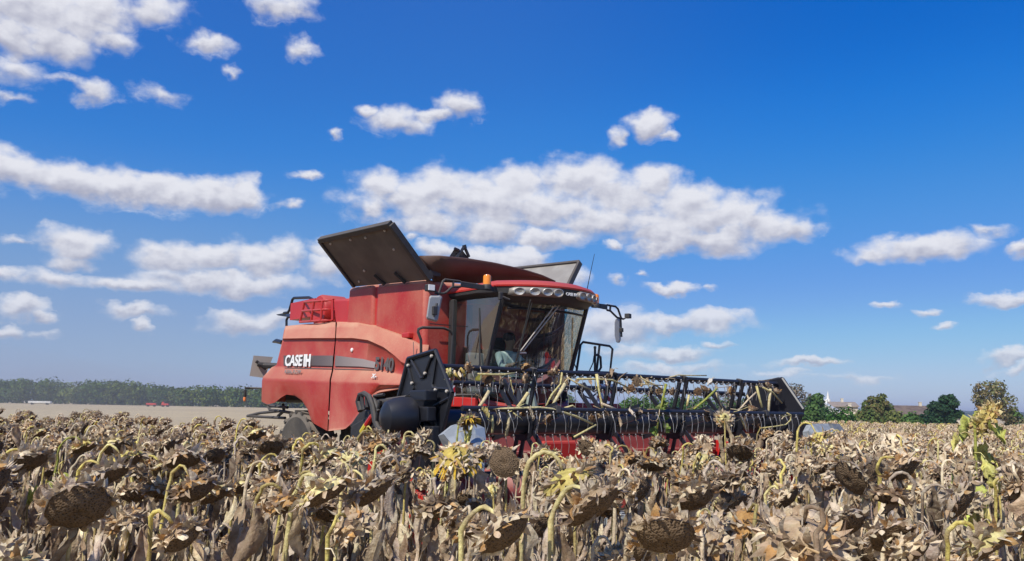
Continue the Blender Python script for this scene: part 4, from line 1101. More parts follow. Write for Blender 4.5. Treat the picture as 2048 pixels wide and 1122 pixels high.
# ------------------------------------------------------------------ sunflowers
def plant_mat():
    m = bpy.data.materials.new('withered_plant'); m.use_nodes = True
    t = m.node_tree; t.nodes.clear(); N = NT(t)
    at_ = N.n('ShaderNodeAttribute', attribute_name='Col').outputs[0]
    ob = N.n('ShaderNodeTexCoord').outputs['Object']
    rn = N.n('ShaderNodeObjectInfo').outputs['Random']
    c = N.mix(N.ss(N.noise(ob, 28, 4, .65), .35, .7), at_, N.mix(1.0, at_, (.66, .60, .54), 'MULTIPLY'))
    c = N.mix(N.ss(N.noise(ob, 90, 2), .55, .75, 0, .35), c, (.50, .40, .29))
    hs = N.n('ShaderNodeHueSaturation', inp={'Value': N.m('ADD', N.m('MULTIPLY', rn, .32), .92), 'Color': c})
    bp = N.n('ShaderNodeBump', inp={'Strength': .8, 'Distance': .010, 'Height': N.noise(ob, 75, 4, .65)})
    df = N.n('ShaderNodeBsdfPrincipled', inp={'Base Color': hs.outputs[0], 'Roughness': .8, 'Specular IOR Level': .25, 'Normal': bp.outputs[0]})
    tr = N.n('ShaderNodeBsdfTranslucent', inp={0: hs.outputs[0]})
    mx = N.n('ShaderNodeMixShader', inp={0: .20, 1: df.outputs[0], 2: tr.outputs[0]})
    N.n('ShaderNodeOutputMaterial', inp={0: mx.outputs[0]})
    return m
def seed_mat():
    m = bpy.data.materials.new('seed_face'); m.use_nodes = True
    t = m.node_tree; t.nodes.clear(); N = NT(t)
    ob = N.n('ShaderNodeTexCoord').outputs['Object']
    vo = N.n('ShaderNodeTexVoronoi', inp={'Vector': ob, 'Scale': 120.0})
    c = N.mix(N.ss(vo.outputs['Distance'], .1, .55), (.030, .020, .012), (.17, .115, .068))
    c = N.mix(N.ss(N.noise(ob, 16, 4), .45, .75, 0, .7), c, (.11, .068, .036))
    bp = N.n('ShaderNodeBump', inp={'Strength': 1.0, 'Distance': .006, 'Height': vo.outputs['Distance']})
    bs = N.n('ShaderNodeBsdfPrincipled', inp={'Base Color': c, 'Roughness': .85, 'Specular IOR Level': .2, 'Normal': bp.outputs[0]})
    N.n('ShaderNodeOutputMaterial', inp={0: bs.outputs[0]})
    return m
plant_m, seed_m = plant_mat(), seed_mat()
YEL = (.80, .68, .20); PALE = (.84, .75, .34); GRN = (.44, .48, .09); TAN = (.56, .42, .265); GRY = (.61, .51, .39); BRN = (.33, .235, .15); DRK = (.13, .09, .06); ORG_ = (.60, .34, .12); STR = (.84, .71, .49)
def vary(rnd, c, a=.22):
    g = rnd.uniform(1 - a, 1 + a); return (c[0] * g, c[1] * g * rnd.uniform(.96, 1.04), c[2] * g)
def lerpc(a, b, f): return tuple(x + (y - x) * f for x, y in zip(a, b))

def make_head(rnd, c, n, R, backcol, petals=False, bractcols=None, bracts=72, closed=0.0):
    """c: centre of the disc, n: the way its seed face looks.  returns (back and bracts, seed face)"""
    n = n.normalized(); u = n.orthogonal().normalized(); w = n.cross(u); c = Vector(c)
    def P(r, a, h): return c + (u * math.cos(a) + w * math.sin(a)) * r + n * h
    K = 22
    el = [1 + rnd.uniform(-.07, .07) for _ in range(K)]
    hd = MB(); vs, fs, cs = [], [], []
    prof = [(.10, -.042 - R * .14), (.35, -.040 - R * .08), (.7, -.032), (.95, -.014), (1.02, .004)]
    for j, (rr, h) in enumerate(prof):
        for k in range(K):
            vs.append(P(rr * R * (el[k] if j > 1 else 1), 2 * PI * k / K, h + rnd.uniform(-.004, .004)))
            cs.append(vary(rnd, lerpc(backcol, BRN, .6 * (j / 4) ** 1.6 * rnd.random()), .15))
    for j in range(len(prof) - 1):
        for k in range(K): fs.append((j * K + k, j * K + (k + 1) % K, (j + 1) * K + (k + 1) % K, (j + 1) * K + k))
    fs.append(tuple(range(K)))
    hd.add(vs, fs, cs)
    bc = bractcols or [TAN, GRY, BRN, STR, STR, ORG_, TAN, GRY]
    for i in range(bracts):
        ring = i % 4
        a = 2 * PI * (i + rnd.uniform(-.6, .6)) / bracts
        r0 = R * (1.0, .94, .80, .62)[ring]; L = rnd.uniform(.022, .046) * (R / .09) ** .5; wd = rnd.uniform(.010, .018)
        out = (u * math.cos(a) + w * math.sin(a)); tang = n.cross(out)
        fold = rnd.uniform(-.15, 1.15) - .30 * ring + closed
        d = (out * math.cos(fold) + n * math.sin(fold)).normalized()
        curl = rnd.uniform(-26, 14); tw = rnd.uniform(-.8, .8); skew = rnd.uniform(-.5, .5)
        q = P(r0, a, (.004, -.010, -.026, -.036)[ring]); side = (tang * math.cos(tw) + n * math.sin(tw))
        col = vary(rnd, rnd.choice(bc), .3); tip = vary(rnd, lerpc(col, rnd.choice([BRN, STR, DRK]), .6), .2)
        nr = d.cross(side)
        bv, bcs = [], []
        for k, (f, ww) in enumerate(((0, .75), (.25, 1.0), (.5, .86), (.75, .5), (1.0, .04))):
            m = q + d * L * f + nr * curl * (L * f) ** 2 + side * skew * L * f * f
            cup = nr * (.45 * wd * ww) * (1 if i % 3 else -1)
            bv += [m - side * wd * ww + cup, m + nr * rnd.uniform(-.002, .002), m + side * wd * ww + cup]; bcs += [lerpc(col, tip, f)] * 3
        hd.add(bv, [(a_ + b_, a_ + b_ + 1, a_ + b_ + 4, a_ + b_ + 3) for a_ in (0, 3, 6, 9) for b_ in (0, 1)], bcs)
    if petals:
        for i in range(26):
            a = rnd.uniform(0, 2 * PI); out = (u * math.cos(a) + w * math.sin(a)); tang = n.cross(out)
            L = rnd.uniform(.03, .075); q = P(R * 1.0, a, .006); d = (out + n * rnd.uniform(-.2, 1.0) + Vector((0, 0, -.6))).normalized()
            hd.add([q - tang * .008, q + tang * .008, q + d * L + tang * .004 + n * rnd.uniform(-.01, .02), q + d * L - tang * .006], [(0, 1, 2, 3)], vary(rnd, (.62, .40, .04), .2))
    sd_ = MB(); vs, fs = [], []
    J = 7
    bulge = R * rnd.uniform(.12, .42)
    for j in range(J + 1):
        f = j / J
        for k in range(K):
            e = 1 + (el[k] - 1) * f
            vs.append(P(max(.0005, R * .97 * f * e), 2 * PI * k / K, .004 + bulge * (1 - f ** 2.6) - (.008 if f < .25 else 0) + rnd.uniform(-.002, .002)))
    for j in range(J):
        for k in range(K): fs.append((j * K + k, j * K + (k + 1) % K, (j + 1) * K + (k + 1) % K, (j + 1) * K + k))
    fs.append(tuple(range(K))); sd_.add(vs, fs)
    return hd, sd_

def make_leaf(mb, rnd, q, a, L, wd, col, hang=1.0, res=(11, 5), pet=.07):
    """one withered leaf: a short limp stalk out of the stem, then the crumpled blade"""
    out = Vector((math.cos(a), math.sin(a), 0)); tang = Vector((-math.sin(a), math.cos(a), 0))
    e = q + out * pet + Vector((0, 0, rnd.uniform(-.05, .02) * hang))
    mb.tube([q, q.lerp(e, .6) + Vector((0, 0, .018)), e], [.004, .003, .0025], 4, vary(rnd, lerpc(col, STR, .4), .1), cap=False)
    nr, nc = res
    curl = rnd.uniform(.8, 2.4) * (1 if rnd.random() < .6 else -1) * (.35 + .65 * hang); sway = rnd.uniform(-.35, .35); twist = rnd.uniform(-1.3, 1.3) * hang
    amp = rnd.uniform(.06, .14); rip = rnd.uniform(.3, .8) * hang; fr = rnd.uniform(5, 15); pl = rnd.uniform(2.2, 4.0); ph = rnd.uniform(0, 6)
    vs, cs, fs = [], [], []
    for i in range(nr + 1):
        t = i / nr
        drop = hang * t + (1 - hang) * .25 * t
        m = e + out * (L * (.08 * math.sin(t * 3.0 + ph) + (1 - hang) * .85 * t)) + tang * (L * (sway * t * t + .05 * math.sin(t * 6 + ph))) + Vector((0, 0, -L * drop * .95))
        w = wd * (math.sin(PI * (.08 + .90 * t)) ** .8) * rnd.uniform(.85, 1.12)
        th = twist * t + ph
        X = tang * math.cos(th) + out * math.sin(th); Y = out * math.cos(th) - tang * math.sin(th)
        if hang < .8: X, Y = tang, Vector((0, 0, 1))
        for j in range(nc):
            c = (j / (nc - 1) - .5) * 2
            ang = c * curl; cc = max(.6, abs(curl))
            p = m + X * (w * math.sin(ang) / cc) + Y * (w * .9 * (1 - math.cos(ang)) * sgn(curl) / cc + wd * rip * (.7 * math.sin(c * pl + ph * 2 + 2 * t) + .45 * math.sin(fr * t + c * 1.5 + ph) * (.4 + abs(c))))
            k = amp * wd
            vs.append(p + Vector((rnd.uniform(-k, k), rnd.uniform(-k, k), rnd.uniform(-k, k) * 1.6)))
            cs.append(vary(rnd, lerpc(col, DRK if rnd.random() < .5 else STR, .30 * rnd.random() * (hang if hang < .8 else 1)), .12))
    for i in range(nr):
        for j in range(nc - 1): fs.append((i * nc + j, i * nc + j + 1, (i + 1) * nc + j + 1, (i + 1) * nc + j))
    mb.add(vs, fs, cs)

def make_plant(seed, h=1.5, R=.09, tilt=55, hook=.16, stemcol=YEL, lowcol=BRN, backcol=PALE, leaves=24, leafcols=None, petals=False, fresh=0, lean=.05, bracts=72, closed=0.0, bractcols=None, leafmin=.15, stemr=.0098):
    """h: height of the crook; tilt: degrees the seed face looks below level (90 = straight down)"""
    rnd = random.Random(seed)
    leafcols = leafcols or [GRY, TAN, BRN, STR, DRK, GRY, BRN, TAN, STR, BRN]
    ph = rnd.uniform(0, 6.28)
    path, cols = [], []
    nz = 9
    for i in range(nz + 1):
        t = i / nz
        path.append(Vector((lean * t * t + .012 * math.sin(4 * t + ph), .010 * math.sin(5 * t + ph * 2), h * .9 * t)))
    top = path[-1].copy()
    end_a = R_(rnd.uniform(112, 158))
    for i in range(1, 8):                                   # the crook
        a = end_a * i / 7
        path.append(top + Vector((hook * .42 * (1 - math.cos(a)), .02 * math.sin(a * 1.5 + ph), hook * .62 * math.sin(a) + (.0 if a < 1.8 else -.02 * (a - 1.8)))))
    n_ = len(path)
    rad = [stemr * (1.12 - .58 * i / n_) * rnd.uniform(.84, 1.16) for i in range(n_)]
    for p in path[1:-1]: p.x += rnd.uniform(-.006, .006); p.y += rnd.uniform(-.006, .006)
    st = MB()
    colv = []
    for i in range(n_):
        f = sstep(i / n_, .15, .55)
        c = lerpc(lowcol, stemcol, f)
        blot = lerpc(c, BRN, rnd.random() ** 3 * .8)
        for k in range(8): colv.append(vary(rnd, blot, .16))
    st.tube(path, rad, 8, colv)
    end = path[-1]; a = R_(tilt)
    n = Vector((math.cos(a), rnd.uniform(-.12, .12), -math.sin(a)))
    c = end + n * (.040 + R * .12)
    hd, sd_ = make_head(rnd, c, n, R, backcol, petals, bractcols, bracts, closed)
    lf = MB()
    gap0 = rnd.uniform(.35, .78); gap1 = gap0 + rnd.uniform(.10, .22)
    for i in range(leaves):
        z = h * (leafmin + (.90 - leafmin) * (i + rnd.random()) / leaves)
        if gap0 < z / h < gap1 and leaves > 6: continue
        k = min(nz, int(z / (h * .9) * nz)); q = path[k].copy(); q.z = z
        q.x = lean * (z / h / .9) ** 2
        make_leaf(lf, rnd, q, i * 2.4 + rnd.uniform(-.6, .6), rnd.uniform(.18, .42), rnd.uniform(.022, .050), vary(rnd, rnd.choice(leafcols), .2), rnd.uniform(.93, 1.0), pet=rnd.uniform(.012, .055))
    for i in range(fresh):
        z = h * (.62 + .30 * i / max(1, fresh)); q = Vector((lean * (z / h / .9) ** 2, 0, z))
        make_leaf(lf, rnd, q, i * 2.3 + seed, rnd.uniform(.12, .19), rnd.uniform(.06, .09), vary(rnd, rnd.choice([(.50, .56, .12), (.44, .50, .10), (.62, .58, .16)]), .15), rnd.uniform(.35, .78), pet=.10)
    for i in range(2):                                       # leaflets right behind the head
        make_leaf(lf, rnd, end + Vector((0, 0, .0)), rnd.uniform(0, 6.28), rnd.uniform(.07, .12), rnd.uniform(.025, .045), vary(rnd, rnd.choice(leafcols + [STR]), .2), 1.0, (4, 3), pet=.02)
    return dict(stem=st, leaves=lf, head=hd, seed=sd_, h=h, hx=c.x, hz=c.z)

KINDS_ = [  # look, arguments
 ('yellow crooked sunflower with a pale yellow head back', dict(R=0.079, tilt=58, hook=.12)),
 ('yellow stalked sunflower with a brown nodding head', dict(R=0.071, tilt=52, hook=.12, backcol=TAN)),
 ('grey headed nodding sunflower on a pale stalk', dict(R=0.075, tilt=62, hook=.10, stemcol=PALE, backcol=GRY)),
 ('small sunflower with dark face turned out', dict(R=0.060, tilt=22, hook=.12, stemcol=STR, backcol=TAN)),
 ('brown sunflower hung with dead leaves', dict(R=0.066, tilt=70, hook=.10, stemcol=STR, backcol=TAN, leaves=26)),
 ('large sunflower with a heavy dark face', dict(R=0.087, tilt=42, hook=.11, stemcol=PALE, backcol=STR)),
 ('sunflower with an orange brown head back', dict(R=0.079, tilt=66, hook=.13, stemcol=(.42, .34, .12), backcol=ORG_)),
 ('thin yellow stalk with small brown head', dict(R=0.054, tilt=60, hook=.12, leaves=5, backcol=TAN)),
 ('shrivelled dark sunflower on a grey stalk', dict(R=0.063, tilt=76, hook=.13, stemcol=GRY, lowcol=DRK, backcol=DRK, leafcols=[DRK, BRN, GRY])),
 ('pale sunflower wrapped in light grey leaves', dict(R=0.073, tilt=54, hook=.11, stemcol=STR, backcol=STR, leaves=23, leafcols=[GRY, STR, (.60, .44, .37)])),
]
def data_of(mb, name, mat, smooth=True):
    o = mb.build(name, mat, None); me = o.data; bpy.data.objects.remove(o)
    if smooth: me.polygons.foreach_set('use_smooth', [True] * len(me.polygons))
    return me
class Kind:
    def __init__(s, seed, look, **kw):
        p = make_plant(seed, **kw); s.look = look; s.h, s.hx, s.hz = p['h'], p['hx'], p['hz']
        s.stem = data_of(p['stem'], 'stalk', plant_m); s.leaves = data_of(p['leaves'], 'leaves', plant_m)
        s.head = data_of(p['head'], 'flower_head', plant_m); s.seed = data_of(p['seed'], 'seed_disc', seed_m)
VAR = [Kind(100 + i, look, **kw) for i, (look, kw) in enumerate(KINDS_)]
VAR2 = [Kind(300 + i, look, **kw) for i, (look, kw) in enumerate(KINDS_)]      # a second plant of every kind
def place(kd, x, y, rz, s, label, group='sunflowers standing in the crop', z=None, cat='sunflower', tiltx=0.0, tilty=0.0):
    root = empty('sunflower', (x, y, ground_z(x, y) if z is None else z), rz)
    root.rotation_euler = (tiltx, tilty, rz); root.scale = (s, s, s)
    tag(root, label, cat, group)
    for nm, me in (('stalk', kd.stem), ('leaves', kd.leaves)):
        o = bpy.data.objects.new(nm, me); COL.objects.link(o); o.parent = root
    hd = bpy.data.objects.new('flower_head', kd.head); COL.objects.link(hd); hd.parent = root
    sd_ = bpy.data.objects.new('seed_disc', kd.seed); COL.objects.link(sd_); sd_.parent = hd
    return root

# --- where the crop stands: beside the machine's right flank, in front of the header and beyond its far end
def in_crop(x, y):
    l = to_local((x, y, 0))
    if l.y < -.55: return True
    if l.x < -3.75 and l.y < 16.5 + 2.0 * math.sin(l.x * 1.7): return True
    if l.x > 4.1 and l.y + 8 < .80 * (l.x + 8.4): return True
    return False
taken = []
def clear(x, y, r):
    for a, b_ in taken:
        if (a - x) ** 2 + (b_ - y) ** 2 < r * r: return False
    return True

# --- single plants one can pick out in the photograph: pixel of the head, its distance, the way it faces, scale
HEROES = [
 (165, 1012, 3.1, -48, 1.12, dict(R=.108, tilt=40, hook=.13, closed=.15, backcol=GRY, stemcol=PALE, leaves=13), 'big dark seed face tilted towards us, low in the left corner of the crop'),
 (1001, 925, 5.7, -100, 1.05, dict(R=.098, tilt=2, hook=.14, backcol=TAN, stemcol=YEL, leaves=14, bracts=20), 'round dark brown seed head facing straight at us below the middle of the reel'),
 (1135, 968, 3.5, -15, 1.0, dict(R=.112, tilt=64, hook=.20, backcol=YEL, stemcol=PALE, leaves=13, stemr=.0125), 'thick pale yellow stalk hooked over a brown head, left one of two in the middle'),
 (1192, 1012, 3.0, -25, 1.0, dict(R=.105, tilt=50, hook=.20, backcol=TAN, stemcol=PALE, leaves=12, stemr=.0132), 'thick yellow stalk hooked over a grey bracted head, right one of two in the middle'),
 (1000, 1066, 2.9, -40, .97, dict(R=.100, tilt=48, hook=.20, backcol=STR, stemcol=PALE, leaves=14, stemr=.0125), 'drooping dark head with pale bracts under a yellow crook at the bottom centre'),
 (1320, 1070, 3.0, -85, .97, dict(R=.100, tilt=48, hook=.16, backcol=TAN, stemcol=TAN, leaves=16), 'drooping head under a grey brown crook, bottom right of the picture centre'),
 (1622, 1082, 2.35, 80, .93, dict(R=.100, tilt=62, hook=.10, backcol=TAN, stemcol=BRN, leaves=20, leafcols=[STR, GRY, TAN, ORG_], bracts=130), 'large dried head seen from behind with spread brown bracts, at the bottom right'),
 (1800, 1078, 3.3, -95, .96, dict(R=.092, tilt=48, hook=.16, closed=.3, backcol=GRY, stemcol=GRY, leaves=15), 'half round honeycombed seed face under a curled grey stalk near the bottom right'),
 (1697, 1050, 3.4, -70, 1.0, dict(R=.085, tilt=48, hook=.13, closed=.2, backcol=GRY, stemcol=STR, leaves=14), 'brown seed face under a pale torn leaf beside the large head seen from behind'),
 (1703, 955, 4.6, -150, 1.0, dict(R=.100, tilt=30, hook=.14, closed=.25, backcol=GRY, stemcol=GRY, leaves=14), 'wide brown seed face turned left in the right part of the crop'),
 (1745, 950, 5.0, -60, 1.02, dict(R=.090, tilt=12, hook=.14, backcol=TAN, stemcol=GRY, leaves=12), 'smooth brown seed face turned right, beside the wide one turned left'),
 (1918, 1000, 3.9, -40, 1.0, dict(R=.105, tilt=32, hook=.16, closed=.25, backcol=GRY, stemcol=GRY, leaves=14, leafcols=[GRY, STR]), 'honeycombed brown seed face with grey ragged leaves below the tall green sunflower'),
 (250, 925, 4.6, -10, 1.03, dict(R=.105, tilt=60, hook=.20, backcol=YEL, stemcol=PALE, leaves=15), 'nodding head with a bright yellow crook in the middle of the left crop'),
 (215, 955, 3.9, -10, 1.0, dict(R=.105, tilt=58, hook=.18, backcol=GRY, stemcol=YEL, leaves=12), 'nodding head with a short curled yellow crook, just below the bright yellow one'),
 (45, 925, 4.2, -15, 1.03, dict(R=.100, tilt=60, hook=.20, backcol=STR, stemcol=YEL, leaves=15), 'nodding head with a yellow crook at the left edge of the crop'),
 (170, 895, 6.0, -5, 1.04, dict(R=.095, tilt=64, hook=.26, backcol=YEL, stemcol=GRN, leaves=6, fresh=4), 'nodding head on a green stalk with yellow green leaves, left crop'),
 (395, 980, 3.9, -10, 1.0, dict(R=.090, tilt=60, hook=.17, backcol=ORG_, stemcol=YEL, leaves=12), 'orange brown head on a yellow stalk left of the red rear wheel arch'),
 (650, 985, 3.5, -20, 1.0, dict(R=.112, tilt=60, hook=.22, backcol=PALE, stemcol=PALE, leaves=14, stemr=.0125), 'big nodding head with yellow back on a bent stalk before the red flank'),
 (742, 985, 3.7, -12, 1.0, dict(R=.108, tilt=56, hook=.14, backcol=GRY, stemcol=PALE, leaves=14), 'grey bracted nodding head right beside the big yellow backed one'),
 (550, 970, 4.1, -15, 1.0, dict(R=.100, tilt=64, hook=.18, backcol=ORG_, stemcol=STR, leaves=13), 'orange bracted head below the red rear panel'),
 (555, 930, 5.3, -20, 1.02, dict(R=.095, tilt=60, hook=.17, backcol=GRY, stemcol=YEL, leaves=15), 'nodding grey head with a yellow arch in front of the rear wheel'),
 (500, 852, 9.5, -10, 1.05, dict(R=.090, tilt=58, hook=.18, backcol=STR, stemcol=YEL, leaves=13), 'nodding head with a yellow crook left of the rear wheel'),
 (915, 915, 5.2, 85, 1.04, dict(R=.112, tilt=60, hook=.08, backcol=(.60, .46, .10), stemcol=PALE, leaves=14, petals=True), 'large head seen from behind with a golden yellow back, below the black reel drive'),
 (700, 920, 6.3, 100, 1.03, dict(R=.100, tilt=58, hook=.08, backcol=PALE, stemcol=STR, leaves=11), 'head seen from behind with a pale yellow heart in front of the flank'),
 (1975, 838, 5.4, -10, 1.23, dict(R=.105, tilt=34, hook=.05, backcol=(.72, .58, .18), stemcol=GRN, leaves=3, fresh=12, leafcols=[(.60, .54, .16)], petals=False, bracts=110, bractcols=[(.74, .60, .20), (.68, .50, .16), (.60, .36, .14), (.78, .66, .30)]), 'tallest sunflower on the right, yellowing with fresh green leaves, above the field'),
 (938, 842, 7.6, -30, 1.08, dict(R=.070, tilt=58, hook=.15, backcol=GRN, stemcol=GRN, leaves=2, fresh=6, petals=True), 'small still green sunflower with yellow petals before the grey divider sheet'),
 (1446, 838, 8.3, 90, 1.13, dict(R=.075, tilt=30, hook=.05, backcol=PALE, stemcol=YEL, leaves=13), 'pale yellow head back on a yellow stalk before the right part of the reel'),
 (1640, 880, 6.5, -15, 1.04, dict(R=.085, tilt=62, hook=.18, backcol=YEL, stemcol=YEL, leaves=13), 'yellow crooked head in front of the far grey divider'),
 (1790, 885, 7.0, 95, 1.02, dict(R=.125, tilt=55, hook=.07, backcol=STR, stemcol=YEL, leaves=12), 'wide pale head seen from behind in the middle of the right field'),
 (1215, 905, 6.6, 100, 1.03, dict(R=.090, tilt=55, hook=.10, backcol=TAN, stemcol=YEL, leaves=12), 'head on a bright yellow stalk below the third spider of the reel'),
 (1480, 905, 6.4, -120, 1.03, dict(R=.095, tilt=52, hook=.10, backcol=GRY, stemcol=TAN, leaves=15), 'grey ragged head with spiky bracts below the far reel shield'),
]
for i, (px, py, d, fdeg, s, kw, lab) in enumerate(HEROES):
    hp = at(px, py, d)
    probe = make_plant(700 + i, **kw)
    kw = dict(kw); gz = ground_z(hp.x, hp.y)
    kw['h'] = max(.6, 1.5 * (hp.z - gz) / probe['hz'])
    kd = Kind(700 + i, lab, **kw)
    sc = (hp.z - gz) / kd.hz
    a = R_(fdeg)
    bx, by = hp.x - math.cos(a) * kd.hx * sc, hp.y - math.sin(a) * kd.hx * sc
    place(kd, bx, by, a, sc, lab, None)
    taken.append((bx, by))

# --- the rest of the rows
rnd = random.Random(77)
cand = []
ROWS = .54
pts = []
nrow = 0
lx = -14.0
while lx < 135:
    ly = -13.0
    far_row = lx > 25
    while ly < 70:
        x_, y_ = lx + rnd.uniform(-.10, .10), ly + rnd.uniform(-.06, .06)
        w = to_world((x_, y_, 0))
        if w.y > .9 and w.y < 98 and in_crop(w.x, w.y):
            d = math.hypot(w.x, w.y); az_ = math.degrees(math.atan2(w.x, w.y))
            if -46 < az_ < 46 and d > 2.55: pts.append((d, w.x, w.y))
        ly += (.285 if not far_row else .5) * rnd.uniform(.7, 1.35)
    lx += ROWS if not far_row else 1.1
pts.sort()
near, rest = [], []
for d, x, y in pts:
    # nobody stands right in front of the lens, and the plants named above keep their room
    if not clear(x, y, .13): continue
    q = proj((x, y, 1.3))
    vis = q and -90 < q[0] < 2140
    if not vis and (not q or not -1100 < q[0] < 3150): continue
    if d < 3.4 and rnd.random() < .62: continue
    if q and 575 < q[0] < 660 and 6.0 < d < 14 and rnd.random() < .2: continue
    if q and 700 < q[0] < 860 and d > 4.6 and rnd.random() < .12: continue
    hide = any(abs(q[0] - h[0]) < 46 * 3.2 / max(h[2], 1) and d < h[2] - .15 and h[2] < 6.5 for h in HEROES) if q else False
    if hide and rnd.random() < .8: continue
    (near if vis and len(near) < 268 else rest).append((d, x, y))
def zone(px):
    for lim, t in ((180, 'at the left field edge'), (420, 'below the distant wood'), (560, 'left of the rear wheel'), (720, 'before the red flank'), (880, 'below the black reel drive'),
                   (1060, 'before the near reel end'), (1230, 'below the cab'), (1400, 'before the reel middle'), (1600, 'before the far reel end'), (1760, 'beside the far divider'), (1930, 'in the right field')):
        if px < lim: return t
    return 'at the right field edge'
def facing(px):
    a = rnd.gauss(-18, 34) if px < 800 else rnd.gauss(-35, 55)
    if rnd.random() < (.08 if px < 800 else .2): a = rnd.uniform(0, 360)
    return R_(a)
def rowname(d): return 'nearest rows' if d < 3.6 else ('second rows' if d < 5.0 else ('middle rows' if d < 6.6 else 'rear rows'))
def hgt(px, d):
    h = rnd.gauss(1.065, .085) - (.03 if 540 < px < 1300 and d > 4.5 else 0) - (.06 if 1590 < px < 1710 and d > 7 else 0) - (.055 if 930 < px < 1440 and d > 5.5 else 0) + (.05 if rnd.random() < .06 else 0)
    return min(1.20, max(.86, h))
for d, x, y in near:
    q = proj((x, y, 1.4)); k = rnd.choice([0, 0, 1, 1, 2, 2, 3, 4, 4, 5, 6, 7, 8, 9, 9] if q[0] > 900 else [0, 0, 1, 1, 1, 2, 2, 3, 4, 5, 5, 6, 8, 8, 9])
    kd = (VAR if rnd.random() < .5 else VAR2)[k]
    s = hgt(q[0], d) * (.97 if d < 3 else 1.0)
    place(kd, x, y, facing(q[0]), s, kd.look + ' ' + zone(q[0]) + ', ' + rowname(d), 'sunflowers standing in the crop', None, 'sunflower', rnd.gauss(0, .05), rnd.gauss(0, .05))

# the remaining thousands: one mass of the same plants
def mass(points):
    coll = bpy.data.collections.new('crop_kinds')
    for i, kd in enumerate(VAR + VAR2):
        bm = bmesh.new(); bm.from_mesh(kd.stem); bm.from_mesh(kd.leaves); bm.from_mesh(kd.head)
        n0 = len(bm.faces); bm.from_mesh(kd.seed)
        bm.faces.ensure_lookup_table()
        for f in bm.faces[n0:]: f.material_index = 1
        me = bpy.data.meshes.new('crop_kind'); bm.to_mesh(me); bm.free()
        me.materials.append(plant_m); me.materials.append(seed_m)
        o = bpy.data.objects.new('crop_kind_%02d' % i, me); coll.objects.link(o)
    n = len(points)
    me = bpy.data.meshes.new('sunflower_crop')
    me.from_pydata([(x, y, ground_z(x, y)) for d, x, y in points], [], [])
    rot = me.attributes.new('rot', 'FLOAT_VECTOR', 'POINT'); scl = me.attributes.new('scl', 'FLOAT', 'POINT'); idx = me.attributes.new('idx', 'INT', 'POINT')
    rv, sv, iv = [], [], []
    for d, x, y in points:
        q = proj((x, y, 1.4)); px = q[0] if q else 0
        rv += [rnd.gauss(0, .06), rnd.gauss(0, .06), facing(px)]; sv.append(hgt(px, d))
        k = rnd.choice([0, 1, 2, 2, 2, 3, 4, 4, 5, 6, 8, 8, 9] if px < 900 else [0, 1, 1, 2, 4, 4, 6, 7, 9, 9, 9]); iv.append(k + 10 * rnd.randrange(2))
    rot.data.foreach_set('vector', rv); scl.data.foreach_set('value', sv); idx.data.foreach_set('value', iv)
    o = bpy.data.objects.new('sunflower_crop', me); COL.objects.link(o)
    ng = bpy.data.node_groups.new('crop', 'GeometryNodeTree')
    ng.interface.new_socket('Geometry', in_out='INPUT', socket_type='NodeSocketGeometry'); ng.interface.new_socket('Geometry', in_out='OUTPUT', socket_type='NodeSocketGeometry')
    nn, ln = ng.nodes, ng.links
    gi, go = nn.new('NodeGroupInput'), nn.new('NodeGroupOutput')
    ci = nn.new('GeometryNodeCollectionInfo'); ci.inputs['Collection'].default_value = coll; ci.inputs['Separate Children'].default_value = True; ci.inputs['Reset Children'].default_value = True
    ip = nn.new('GeometryNodeInstanceOnPoints'); ip.inputs['Pick Instance'].default_value = True
    def attr(nm, tp):
        a = nn.new('GeometryNodeInputNamedAttribute'); a.data_type = tp; a.inputs['Name'].default_value = nm
        return [s for s in a.outputs if s.enabled and s.name == 'Attribute'][0]
    ln.new(gi.outputs[0], ip.inputs['Points']); ln.new(ci.outputs[0], ip.inputs['Instance'])
    ln.new(attr('idx', 'INT'), ip.inputs['Instance Index']); ln.new(attr('scl', 'FLOAT'), ip.inputs['Scale'])
    e2r = nn.new('FunctionNodeEulerToRotation'); ln.new(attr('rot', 'FLOAT_VECTOR'), e2r.inputs[0]); ln.new(e2r.outputs[0], ip.inputs['Rotation'])
    ln.new(ip.outputs[0], go.inputs[0])
    md = o.modifiers.new('crop', 'NODES'); md.node_group = ng
    tag(o, 'the wide ripe sunflower crop beyond the nearest rows', None, None, 'stuff')
mass(rest)
print('plants', len(near), len(rest))

